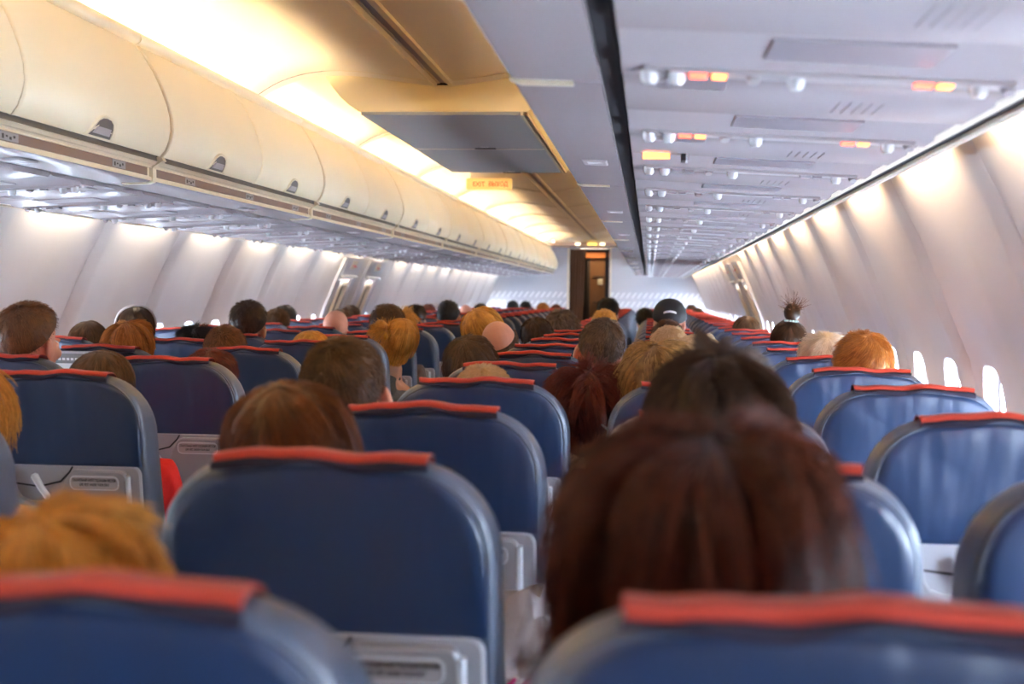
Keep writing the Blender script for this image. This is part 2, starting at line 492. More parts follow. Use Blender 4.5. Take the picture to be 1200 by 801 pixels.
CEILP = [(0,2.188),(.06,2.190),(.15,2.203),(.3,2.226),(.44,2.235),(.56,2.224),(.66,2.196),(.74,2.155),(.81,2.10),(.87,2.04),(.91,1.98)]
def ceil_z(x):
    x = abs(x)
    return float(np.interp(x, [p[0] for p in CEILP], [p[1] for p in CEILP]))
CJ = 5.80; CP = 2.032
mb = MB()
xs = np.concatenate([-np.linspace(.91, .04, 26), np.linspace(.04, .91, 26)])
cz = np.array([ceil_z(x) for x in np.abs(np.linspace(.04, .91, 26))])
for _ in range(2): cz[1:-1] = (cz[:-2]+2*cz[1:-1]+cz[2:])/4
half_x = np.linspace(.04, .91, 26)
k0 = math.floor((Y_BACK-CJ)/CP); k1 = math.ceil((Y_FRONT-.2-CJ)/CP)
for k in range(k0, k1):
    ya, yb = CJ+k*CP, min(CJ+(k+1)*CP, Y_FRONT)
    for sgn in (1, -1):
        rings = []
        for y, dz in ((ya, .0), (ya+.012, -.001), (ya+.022, -.012), (ya+.045, -.013), (ya+.055, 0), (yb-.010, 0), (yb-.006, .010), (yb, .012)):
            rings.append([(sgn*x, y, z+dz) for x, z in zip(half_x, cz)])
        # a raised seam moulding in front of every joint
        mb.loft(rings, closed=False)
ob = struct('ceiling', mb, M['ceil'], angle=50)
mb = MB()   # centre channel: two ridges and a dark slot
mb.sweep_y([(-.044,2.20),(-.044,2.176),(-.030,2.172),(-.022,2.186),(-.012,2.186),(-.012,2.20)], Y_BACK, Y_FRONT-.9)
mb.sweep_y([(.044,2.20),(.044,2.176),(.030,2.172),(.022,2.186),(.012,2.186),(.012,2.20)], Y_BACK, Y_FRONT-.9)
mb.mi = 1; mb.sweep_y([(-.013,2.20),(-.013,2.190),(.013,2.190),(.013,2.20)], Y_BACK, Y_FRONT-.9)
struct('trim_1', mb, [M['rail'], M['slot']])
mb = MB()  # roof above everything, keeps light in
mb.sweep_y([(-1.47,1.84),(-.95,2.3),(0,2.42),(.95,2.3),(1.47,1.84),(1.50,1.86),(.97,2.33),(0,2.45),(-.97,2.33),(-1.50,1.86)], Y_BACK-.1, Y_FRONT+2.6)
struct('ceiling_shell', mb, M['gap'], smooth=False)
mb = MB(); mb.box(-1.9, 1.9, Y_BACK-.12, Y_BACK-.02, -.06, 2.5); struct('wall_back', mb, M['curtain'], smooth=False)  # unseen dark end wall, set close to keep light off the seat backs

# ------------------------------------------------------------------ overhead bins
def mir(pts, s): return [(s*x, z) for x, z in pts]
LID = [(.614,1.722),(.598,1.742),(.587,1.770),(.581,1.800),(.584,1.840),(.593,1.875),(.612,1.925),(.636,1.975),(.664,2.02),(.692,2.058)]
def thick(pts, d):
    """closed band of thickness d outboard of an open polyline (x grows outboard)"""
    n = len(pts); out = []
    for i in range(n):
        a = pts[max(i-1,0)]; b = pts[min(i+1,n-1)]
        t = (b[0]-a[0], b[1]-a[1]); l = math.hypot(*t); nx, nz = t[1]/l, -t[0]/l
        if nx < 0: nx, nz = -nx, -nz
        out.append((pts[i][0]+nx*d, pts[i][1]+nz*d))
    return pts + out[::-1]
BINL = 2.032
BJ = 4.20        # a bold bin joint
def make_bin(side):
    lab = 'x'
    t = thing('overhead_bin', lab, 'overhead bin', (0, 0, 0))
    g = .004
    L = BINL
    body = MB()
    # floor beam with its grip shelf, underside strip, back and top
    beam = [(.624,1.7085),(.630,1.7055),(.634,1.700),(.641,1.6985),(.6455,1.694),(.6455,1.690),(.652,1.690),(.652,1.664),(.645,1.662),(.645,1.652),(.650,1.650),(.660,1.655),(.665,1.70),(.645,1.718)]
    body.sweep_y(mir(beam, side), g, L-g)
    body.mi = 1; body.sweep_y(mir([(.628,1.7095),(.630,1.728),(.642,1.728),(.640,1.7095)], side), g, L-g); body.mi = 0  # dark strip painted in for the shadow line under the lids
    body.sweep_y(mir([(.64,1.725),(.93,1.74),(.95,2.00),(.90,2.035),(.715,2.055),(.715,2.045),(.89,2.025),(.93,1.99),(.915,1.755),(.64,1.74)], side), g, L-g)
    for y in (g, L-g-.02):     # end walls
        prof = mir([(.64,1.73),(.60,1.76),(.594,1.80),(.597,1.84),(.606,1.875),(.624,1.925),(.648,1.975),(.676,2.02),(.71,2.052),(.90,2.03),(.94,1.99),(.92,1.75)], side)
        body.sweep_y(prof, y, y+.02)
    part('bin_body', body, [M['rail'], M['latch_lidshade']], t, angle=30)
    us_ = MB(); us_.sweep_y(mir([(.646,1.6505),(.654,1.648),(.70,1.646),(.783,1.6432),(.783,1.650),(.70,1.653),(.655,1.655)], side), g, L-g)
    part('underside_panel', us_, M['psu'], t, 'lavender grey underside', angle=30)
    for i in range(2):
        y0, y1 = i*L/2 + (.016 if i == 0 else .005), (i+1)*L/2 - (.012 if i == 1 else .005)
        lid = MB()
        yc = (y0+y1)/2
        # lid split around the latch cut-out at its lower edge
        ys = [y0, y0+.004, y0+.010, yc-.09, yc+.09, y1-.010, y1-.004, y1]
        dd = [.006, .0015, 0, 0, 0, 0, .0015, .006]
        prof = thick(LID, .014)
        nP = len(LID)
        rings = []
        for y, d in zip(ys, dd):
            rings.append([(side*(x+d), y, z) for x, z in prof])
        lid.loft(rings)
        lo = part('lid', lid, M['bin'], t, angle=35)
        lt = MB()          # latch: domed bezel around a dark cup with a paddle
        # the bezel follows the lid: arch outline
        def on(zv):
            return float(np.interp(zv, [p[1] for p in LID], [p[0] for p in LID]))
        arch = [(a*2.0, 1.724+(b-1.724)*.78) for a, b in [(-.052,1.724),(-.046,1.74),(-.042,1.762),(-.034,1.784),(-.020,1.797),(0,1.801),(.020,1.797),(.034,1.784),(.042,1.762),(.046,1.74),(.052,1.724)]]
        arch2 = [(a*.74, 1.727+(z-1.724)*.80) for a, z in arch]
        r1 = [(side*(on(z)+.002), yc+a, z) for a, z in arch]; r2 = [(side*(on(z)-.006), yc+a*.9, 1.724+(z-1.724)*.94) for a, z in arch]
        r3 = [(side*(on(z)-.004), yc+a, z) for a, z in arch2]; r4 = [(side*(on(z)+.004), yc+a, z) for a, z in arch2]
        lt.mi = 0; lt.loft([r1, r2, r3, r4], closed=False)
        lt.mi = 1; lt.add([(side*(on(z)-.0015), yc+a, z) for a, z in arch2], [tuple(range(len(arch2)))])
        lt.mi = 2
        pad = [(-.058,1.733),(.058,1.733),(.046,1.750),(-.046,1.750)]
        lt.loft([[(side*(on(z)-.002), yc+a, z) for a, z in pad], [(side*(on(z)-.0065), yc+a*.9, z) for a, z in pad]])
        part('latch', lt, [M['bin'], M['latch_lidshade'], M['slot']], lo, angle=40)
    rail = MB()
    rail.sweep_y(mir([(.695,2.062),(.684,2.068),(.680,2.078),(.682,2.090),(.690,2.099),(.705,2.102),(.722,2.098),(.73,2.06)], side), g, L-g)
    part('top_rail', rail, M['rail'], t)
    grip = MB(); grip.box(*(sorted((side*.6485, side*.655))), .03, L-.03, 1.6655, 1.6895)
    part('grip_strip', grip, M['brown'], t, smooth=False)
    for i in range(3):
        pl = MB(); yy = .32 + i*.70
        pl.box(*sorted((side*.6472, side*.650)), yy, yy+.10, 1.667, 1.688)
        pl.mi = 1
        for q in range(4):
            pl.box(*sorted((side*.6465, side*.648)), yy+.012+q*.020, yy+.022+q*.020, 1.671+(q % 2)*.005, 1.682-(q % 3)*.002)
        part('row_placard', pl, [M['placard'], M['ink']], t, smooth=False)
    rc = MB()                      # diamond finger recess on the underside
    yy, xx = 1.30, .725
    dz = 1.6435
    rc.mi = 0; rc.loft([[(side*(xx-.03), yy-.075, dz), (side*(xx+.03), yy-.045, dz), (side*(xx+.03), yy+.075, dz), (side*(xx-.03), yy+.045, dz)],
                        [(side*(xx-.026), yy-.068, dz-.003), (side*(xx+.026), yy-.041, dz-.003), (side*(xx+.026), yy+.068, dz-.003), (side*(xx-.026), yy+.041, dz-.003)]])
    rc.mi = 1; rc.add([(side*(xx-.018), yy-.05, dz-.0036), (side*(xx+.02), yy-.02, dz-.0036), (side*(xx-.016), yy+.02, dz-.0036)], [(0,1,2)])
    part('finger_recess', rc, [M['slot'], M['white']], t, smooth=False)
    jt = MB()                      # seam strip that laps over the bold joint
    jt.sweep_y(mir([(.61,1.712),(.636,1.697),(.6425,1.690),(.6415,1.66),(.644,1.648),(.66,1.6425),(.74,1.641),(.74,1.648),(.62,1.73)], side), .001, .031)
    bead = [(x-.004, z) for x, z in LID]; bead2 = [(x+.012, z) for x, z in LID]
    jt.loft([[(side*x, y, z) for x, z in (bd + bead2[::-1])] for y, bd in ((.001, LID), (.004, bead), (.010, bead), (.013, LID))])
    part('seam_strip', jt, M['rail'], t, angle=30)
    return t
nb0 = math.floor((-2.2-BJ)/BINL); nb1 = int((Y_FRONT-.1-BJ)/BINL)
for side in (1, -1):
    proto = None
    sname = 'right' if side > 0 else 'left'
    for k in range(nb0, nb1):
        y = BJ + k*BINL
        if y + BINL < -.5 or y < Y_BACK - .6: continue
        if proto is None:
            proto = make_bin(side); tr = tree_of(proto); r = proto; r.location = (0, y, 0)
        else:
            r, _ = dup(proto, tr, (0, y, 0), '')
        n = k - nb0
        nth = ['zeroth','first','second','third','fourth','fifth','sixth','seventh','eighth','ninth','tenth','eleventh','twelfth','thirteenth'][n]
        if side < 0:
            r['label'] = 'cream two-lid overhead bin on the %s of the aisle, %s unit from the camera' % (sname, nth)
        else:
            r['label'] = 'overhead bin seen from below on the %s of the aisle, %s unit from the camera' % (sname, nth)
        r['group'] = 'overhead bins %s of the aisle' % sname
BIN_END = BJ + nb1*BINL

# dark gap between bin and service panels, panel carriers, valance
for side in (1, -1):
    mb = MB()
    mb.sweep_y(mir([(.784,1.660),(.784,1.650),(.812,1.648),(.812,1.660)], side), Y_BACK, Y_FRONT)
    mb.sweep_y(mir([(.80,1.665),(.80,1.672),(1.47,1.64),(1.47,1.632),(1.43,1.632)], side), Y_BACK, Y_FRONT)
    struct('trim_%d' % (2 if side > 0 else 3), mb, M['dark'], smooth=False)
    mb = MB()    # the ivory edge and the valance with a dark slot between
    mb.sweep_y(mir([(1.368,1.626),(1.368,1.6165),(1.382,1.6115),(1.396,1.614),(1.396,1.626)], side), Y_BACK, Y_FRONT)
    mb.sweep_y(mir([(1.418,1.626),(1.418,1.611),(1.425,1.6085),(1.440,1.613),(1.447,1.622),(1.447,1.636),(1.43,1.636)], side), Y_BACK, Y_FRONT)
    mb.mi = 1; mb.sweep_y(mir([(1.396,1.626),(1.396,1.619),(1.418,1.619),(1.418,1.626)], side), Y_BACK, Y_FRONT)
    struct('trim_%d' % (4 if side > 0 else 5), mb, [M['valance'], M['dark']])
    mb = MB()    # lamp shelf that hides the sidewall lamps from the bins
    mb.sweep_y(mir([(1.436,1.636),(1.436,1.76),(1.50,1.80),(1.50,1.79),(1.442,1.752),(1.442,1.636)], side), Y_BACK, Y_FRONT)
    struct('trim_%d' % (6 if side > 0 else 7), mb, M['white'], smooth=False)

# ------------------------------------------------------------------ passenger service panels
def psu_z(x): return 1.6425 + (abs(x)-.812)/(1.372-.812)*(1.6165-1.6425)
def make_psu(side, lit=False):
    t = thing('service_panel', '', 'service panel')
    def box(mb, x0, x1, y0, y1, h, h2=None):
        """a low block standing h below the sloped panel plane"""
        hh = h; a = .004
        top = [(side*x, y, psu_z(x)) for x, y in ((x0,y0),(x1,y0),(x1,y1),(x0,y1))]
        bot = [(side*x, y, psu_z(x)-hh) for x, y in ((x0+a,y0+a),(x1-a,y0+a),(x1-a,y1-a),(x0+a,y1-a))]
        mb.loft([top, bot])
    pl = MB()
    L = PITCH - .008
    # main plate with a gentle step across it
    prof = [(0,0),(.010,.004),(.20,.004),(.215,.011),(.30,.013),(.315,.006),(.47,.005),(.485,.010),(L-.012,.010),(L,0)]
    rings = []
    for x in (.818, 1.10, 1.366):
        rings.append([(side*x, y, psu_z(x)-d) for y, d in prof] + [(side*x, L, psu_z(x)+.006), (side*x, 0, psu_z(x)+.006)])
    pl.loft(rings)
    part('panel', pl, M['psu'], t, angle=25)
    md = MB(); box(md, 1.0, 1.22, .03, .185, .0075); part('mask_door', md, M['psu2'], t, angle=25)
    md = MB(); box(md, .86, .97, .34, .455, .009); part('access_cover', md, M['psu2'], t, angle=25)
    st = MB(); box(st, .845, 1.34, .228, .285, .017)
    part('light_strip', st, M['slot'], t, angle=25)
    for x in (.856, .892, 1.052, 1.292):
        nz = MB(); z = psu_z(x)-.017
        nz.tube([(side*x, .256, z+.004), (side*x, .256, z-.010), (side*x, .256, z-.016)], [.013,.012,.007], 12)
        part('reading_light', nz, M['lens'], t)
    for x in (.875, 1.0, 1.335):
        nz = MB(); z = psu_z(x)-.012
        nz.tube([(side*(x-.004), .262, z), (side*(x-.004), .256, z-.012)], [.013,.008], 10)
        part('air_nozzle', nz, M['slot'], t)
    for x, mm in ((.937, 'redlit'), (1.235, 'redlit')):
        sg = MB(); sg.mi = 0; box(sg, x-.030, x, .240, .272, .0215); sg.mi = 1; box(sg, x, x+.026, .240, .272, .0215)
        part('belt_sign', sg, [M['redlit'], M['orangelit']] if lit else [M['unlit'], M['psu2']], t, 'red lit seat belt sign' if lit else None, angle=25)
    sp = MB()
    for q in range(5): box(sp, 1.14+q*.016, 1.149+q*.016, .50, .63, .0115)
    part('speaker_grille', sp, M['psu'], t, smooth=False)
    return t
ORD = ['first','second','third','fourth','fifth','sixth','seventh','eighth','ninth','tenth','eleventh','twelfth','thirteenth','fourteenth','fifteenth','sixteenth','seventeenth','eighteenth','nineteenth','twentieth','twenty-first','twenty-second','twenty-third','twenty-fourth','twenty-fifth','twenty-sixth','twenty-seventh','twenty-eighth','twenty-ninth','thirtieth']
for side in (1, -1):
    proto = None; cnt = 0
    sname = 'right' if side > 0 else 'left'
    for n in range(-2, 28):
        y = 1.95 - .256 + PITCH*n
        if y + PITCH > Y_FRONT: break
        lit = side > 0 and n in (0, 1)
        if lit:
            r = make_psu(side, True); r.location = (0, y, 0)
        elif proto is None:
            proto = make_psu(side); tr = tree_of(proto); r = proto; r.location = (0, y, 0)
        else:
            r, _ = dup(proto, tr, (0, y, 0), '')
        r['label'] = 'lavender-grey service panel with %s under the %s bins, %s from the camera' % ('red lit signs' if lit else 'white reading lights', sname, ORD[cnt])
        r['group'] = 'service panels %s of the aisle' % sname
        cnt += 1
PSU_END = y
# extra lit strip between two panels
t = thing('row_sign', 'small lit orange strip beside the black gap under the right bins', 'sign', (0, 3.12, 0))
s = MB(); s.box(.842, .90, -.016, .016, psu_z(.87)-.020, psu_z(.87)-.004); part('sign_face', s, M['orangelit'], t, angle=25)
s = MB(); s.box(.925, .934, -.03, .03, psu_z(.93)-.024, psu_z(.93)-.004); s.mi = 1; s.box(.935, .939, -.03, .03, psu_z(.93)-.024, psu_z(.93)-.004); part('sign_bracket', s, [M['dark'], M['white']], t, angle=25)

# ------------------------------------------------------------------ ceiling stowage box, exit sign
t = thing('ceiling_stowage_box', 'cream-sided box with two grey doors hanging from the aisle ceiling', 'ceiling box', (0, 5.85, 0))
half = [(-.505,2.238),(-.487,2.205),(-.462,2.170),(-.430,2.132),(-.395,2.100),(-.352,2.072)]
prof = half + [(-x, z) for x, z in half[::-1]] + [(.40,2.26),(.0,2.235),(-.40,2.26)]
bx = MB(); L = 2.80
bx.loft([[(x, 0, z) for x, z in prof], [(x, L, z) for x, z in prof]])
part('fairing', bx, M['boxcream'], t, angle=30)
lip = MB()
pts = [(x, -.003, ceil_z(x)-.004) for x in np.linspace(-.50, .50, 40)]
lip.tube(pts, .0045, 6); part('seal', lip, M['dark'], t)
for i in range(2):
    d = MB(); y0, y1 = .012 + i*1.395, 1.375 + i*1.40
    d.box(-.345, .318, y0, y1, 2.060, 2.073)
    do = part('stowage_door', d, M['boxgrey'], t, smooth=False)
    la = MB(); la.box(-.03, .075, y1-.035, y1-.012, 2.056, 2.061); la.mi = 1; la.box(.005, .045, y1-.10, y1-.075, 2.058, 2.061)
    part('door_latch', la, [M['gap'], M['white']], do, smooth=False)
dv = MB(); dv.box(-.345, .318, 1.378, 1.404, 2.058, 2.073); part('divider', dv, M['valance'], t, smooth=False)
hr = MB(); hr.box(.322, .334, .0, L-.01, 2.056, 2.073); hr.mi = 1; hr.box(.338, .350, .02, L-.02, 2.058, 2.073)
part('hinge_rail', hr, [M['channel'], M['brown']], t, smooth=False)

EY = 10.35
t = thing('exit_sign', 'amber sign with red letters hanging under the ceiling beyond the grey box', 'sign', (-.315, EY, 2.125))
s = MB(); s.slab_xz(rrect(.335, .085, .014, 5), 0, .035, .006); part('sign_body', s, M['ambersign'], t)
s = MB(); s.box(-.14, .12, .006, .03, .035, .105); part('mount', s, M['ceil'], t, smooth=False)
s = MB(); Rt = Matrix.Translation((-.075, -.0015, -.002)) @ Matrix.Rotation(pi/2, 4, 'X'); add_text(s, 'EXIT', .044, Rt, 1.0)
Rt = Matrix.Translation((.068, -.0015, -.002)) @ Matrix.Rotation(pi/2, 4, 'X'); add_text(s, 'ВЫХОД', .044, Rt, .86)
part('lettering', s, M['exitred'], t, smooth=False)

# ------------------------------------------------------------------ over-wing exits
dn = 0
for side in (1, -1):
    for yc in (11.49, 12.51):
        dn += 1
        e = bpy.data.objects.new('door_%d' % dn, None); COLL.objects.link(e); e.location = (0, yc, 0); e['kind'] = 'structure'
        zs = [1.60,1.55,1.50,1.46,1.40,1.33,1.26,1.19,1.15]
        hp = MB(); hw = .36
        def strip(y0, y1, zz, d): 
            return [[(side*(wx(z)-d), y, z) for z in zz] for y in (y0, y1)]
        # framed hatch lining: two jambs, header with a ledge, plain lower part
        def bar(y0, y1, zz, d0, d1):
            rings = []
            for z in zz:
                rings.append([(side*(wx(z)-d0), y0, z), (side*(wx(z)-d1), y0+.006, z), (side*(wx(z)-d1), y1-.006, z), (side*(wx(z)-d0), y1, z)])
            hp.loft(rings)
        zl = [1.60,1.5,1.4,1.3,1.2,1.1,1.0,.9,.8,.7,.6,.45]
        bar(-hw, -hw+.07, zl, .0, .030); bar(hw-.07, hw, zl, .0, .030)
        bar(-hw+.07, hw-.07, [1.60,1.55,1.50,1.455], .0, .034)
        bar(-hw+.07, -.12, [1.44,1.36,1.28,1.2,1.1,1.0,.9,.75], .0, .022); bar(.12, hw-.07, [1.44,1.36,1.28,1.2,1.1,1.0,.9,.75], .0, .022)
        bar(-.12, .12, [1.44,1.42,1.40], .0, .022); bar(-.12, .12, [1.06,1.0,.9,.75], .0, .022)
        part('hatch_lining', hp, M['exitgrey'], e, angle=30)
        hd = MB()
        hd.tube([(side*(wx(1.45)-.045), -hw+.09, 1.45), (side*(wx(1.45)-.045), hw-.09, 1.45)], .013, 10)
        part('door_handle', hd, M['white'], e)
        fr = MB(); z0, z1 = .86, 1.165
        o1 = rrect(.27, .38, .05, 5, 0, 1.225); o2 = rrect(.20, .31, .04, 5, 0, 1.225)
        fr.loft([[(side*(wx(z)-.020), x, z) for x, z in o1], [(side*(wx(z)-.034), x, z) for x, z in inset(o1, .008)], [(side*(wx(z)-.034), x, z) for x, z in o2], [(side*(wx(z)-.0), x, z) for x, z in o2]], cap=False)
        part('window_frame', fr, M['valance'], e, angle=30)
        pn = MB(); q2_ = rrect(.205, .315, .04, 5, 0, 1.225); pn.add([(side*(wx(z)-.006), x, z) for x, z in q2_], [tuple(range(len(q2_)))]); part('pane', pn, M['darkpane'], e, smooth=False)
        sg = MB(); sz = 1.545
        q = [(side*(wx(z)-.036), x, z) for x, z in ((-.09,sz+.032),(.09,sz+.032),(.09,sz-.032),(-.09,sz-.032))]
        q2 = [(side*(wx(z)-.041), x, z) for x, z in ((-.09,sz+.032),(.09,sz+.032),(.09,sz-.032),(-.09,sz-.032))]
        sg.loft([q, q2]); sg.mi = 1
        tx = wx(sz+.02)-wx(sz-.02); ang = math.atan2(tx, .04)
        Rm = Matrix.Translation((side*(wx(sz)-.042), 0, sz)) @ Matrix.Rotation(-side*ang, 4, 'Y') @ Matrix.Rotation(-side*pi/2, 4, 'Z') @ Matrix.Rotation(pi/2, 4, 'X')
        add_text(sg, 'EXIT', .068, Rm)
        part('exit_plate', sg, [M['valance'], M['wallred']], e, smooth=False)

# ------------------------------------------------------------------ forward bulkhead, doorway
DX0, DX1, DZ = -.415, .225, 2.075
mb = MB()
outer = [(x, z) for z, x in [(z, wx(z)+.02) for z in np.linspace(0, 1.78, 30)]]
topr = outer + [(.93,2.02),(.6,2.23),(0,2.22)]
rightp = [(DX1, 0)] + topr[:-1] + [(DX1, 2.23), ]
leftp = [(DX0, 0)] + [(-x, z) for x, z in topr[:-1]] + [(DX0, 2.23)]
for pp in (rightp, leftp):
    mb.loft([[(x, Y_FRONT, z) for x, z in pp], [(x, Y_FRONT+.05, z) for x, z in pp]])
mb.loft([[(x, Y_FRONT, z) for x, z in ((DX0,DZ),(DX1,DZ),(DX1,2.23),(DX0,2.23))], [(x, Y_FRONT+.05, z) for x, z in ((DX0,DZ),(DX1,DZ),(DX1,2.23),(DX0,2.23))]])
struct('wall_front', mb, M['bulkhead'], smooth=False)
mb = MB()
mb.box(DX0-.035, DX0, Y_FRONT-.02, Y_FRONT+.06, 0, DZ+.01); mb.box(DX1, DX1+.035, Y_FRONT-.02, Y_FRONT+.06, 0, DZ+.01)
struct('trim_8', mb, M['valance'], smooth=False)
mb = MB()     # dropped soffit ahead of the doorway: cream slope and grey header
mb.loft([[(x, y, z) for y, z in ((Y_FRONT-1.0,2.235),(Y_FRONT-.75,2.145),(Y_FRONT-.72,2.24))] for x in (-.62, .62)])
struct('trim_9', mb, M['ceil'], smooth=False)
mb = MB(); mb.box(-.80, .70, Y_FRONT-.74, Y_FRONT-.005, 2.085, 2.15)
struct('trim_10', mb, M['psu'], smooth=False)
t = thing('emergency_light', 'row of small white and yellow lamps on the header above the doorway', 'light', (-.06, Y_FRONT-.76, 2.115))
for xx, mm in ((-.19,'lampface'),(.0,'lampyellow'),(.07,'lampyellow'),(.19,'lampface')):
    s = MB(); s.slab_xz(rrect(.075, .028, .010, 4, xx, 0), 0, .02, .004); part('lamp', s, M[mm], t)
# corridor beyond
mb = MB()
mb.box(DX0-.03, DX0, Y_FRONT+.06, Y_FRONT+1.5, 0, 2.2); mb.box(DX1, DX1+.03, Y_FRONT+.06, Y_FRONT+1.5, 0, 2.2); mb.box(DX0, DX1, Y_FRONT+1.5, Y_FRONT+1.54, 0, 2.2); mb.box(DX0, DX1, Y_FRONT+.06, Y_FRONT+1.5, 2.16, 2.2)
struct('wall_corridor', mb, M['doorframe'], smooth=False)
t = bpy.data.objects.new('door_%d' % (dn+1), None); COLL.objects.link(t); t.location = (0, Y_FRONT+.62, 0); t['kind'] = 'structure'
s = MB(); s.box(-.11, .165, 0, .04, .02, 1.93); s.mi = 1; s.box(-.155, -.11, -.02, .05, 0, 1.98); s.box(.165, .20, -.02, .05, 0, 1.98)
s.mi = 0
part('door_panel', s, [M['doorbrown'], M['doorframe']], t, smooth=False)
s = MB(); s.slab_xz(rrect(.085,.10,.01,4,.06,1.55), -.012, 0, .003); part('plaque', s, M['channel'], t)
s = MB(); s.tube([(.12,-.02,1.0),(.12,-.05,1.0),(.06,-.05,1.0)], .010, 8); part('door_handle', s, M['metal'], t)
s = MB(); s.box(-.18, .21, -.06, .05, 1.94, 2.03); part('door_header', s, M['orangetrim'], t, smooth=False)
s = MB(); s.box(-.06, .16, -.02, 0, 1.62, 1.64); s.box(-.06, .16, -.02, 0, 1.2, 1.215); part('door_moulding', s, M['doorframe'], t, smooth=False)
t = thing('curtain', 'dark brown curtain gathered at the left edge of the far doorway', 'curtain', (-.30, Y_FRONT+.10, 0))
rings = []
for z in np.linspace(.03, 2.06, 12):
    rg = []
    for j in range(31):
        u = j/30; w = .235 - .02*sin(z*2.2)
        rg.append((-.11+u*w, .022*sin(u*34+z*.3) + .01*sin(z*3+u*5), z))
    rings.append(rg + [(x, y+.012, z) for x, y, z in rg[::-1]])
s = MB(); s.loft(rings); part('curtain_cloth', s, M['curtain'], t)
s = MB(); s.tube([(-.11, 0, 2.066), (.50, 0, 2.066)], .008, 8); part('curtain_rail', s, M['metal'], t)
s = MB(); s.box(.455, .505, -.01, .04, .02, 2.05); 
o = part('curtain_stack', s, M['dark'], t, smooth=False)
# bin end caps and panels' far end come against the bulkhead

# ------------------------------------------------------------------ seats
TOPZ = 1.137
def yb(z): return .135*(TOPZ-z)/.69
def back_outline(hw=.196, z0=.46, top=TOPZ, a=.115, b=.118):
    pts = []
    pts.append((hw-.012, z0)); pts.append((hw-.003, z0+.10)); pts.append((hw, z0+.28))
    for k in range(0, 13):
        th = pi/2*k/12
        pts.append((hw-a + a*cos(th)**.92 if k < 12 else hw-a, top-.006-b + b*sin(th)**.92))
    for k in range(1, 8):
        u = 1-2*k/8
        pts.append(((hw-a)*u, top-.006*u*u))
    pts += [(-x, z) for x, z in pts[:16]][::-1]
    return pts
OUTL = back_outline()
def sheared(rings, dy=0): return [[(x, y + yb(z) + dy, z) for x, y, z in r] for r in rings]

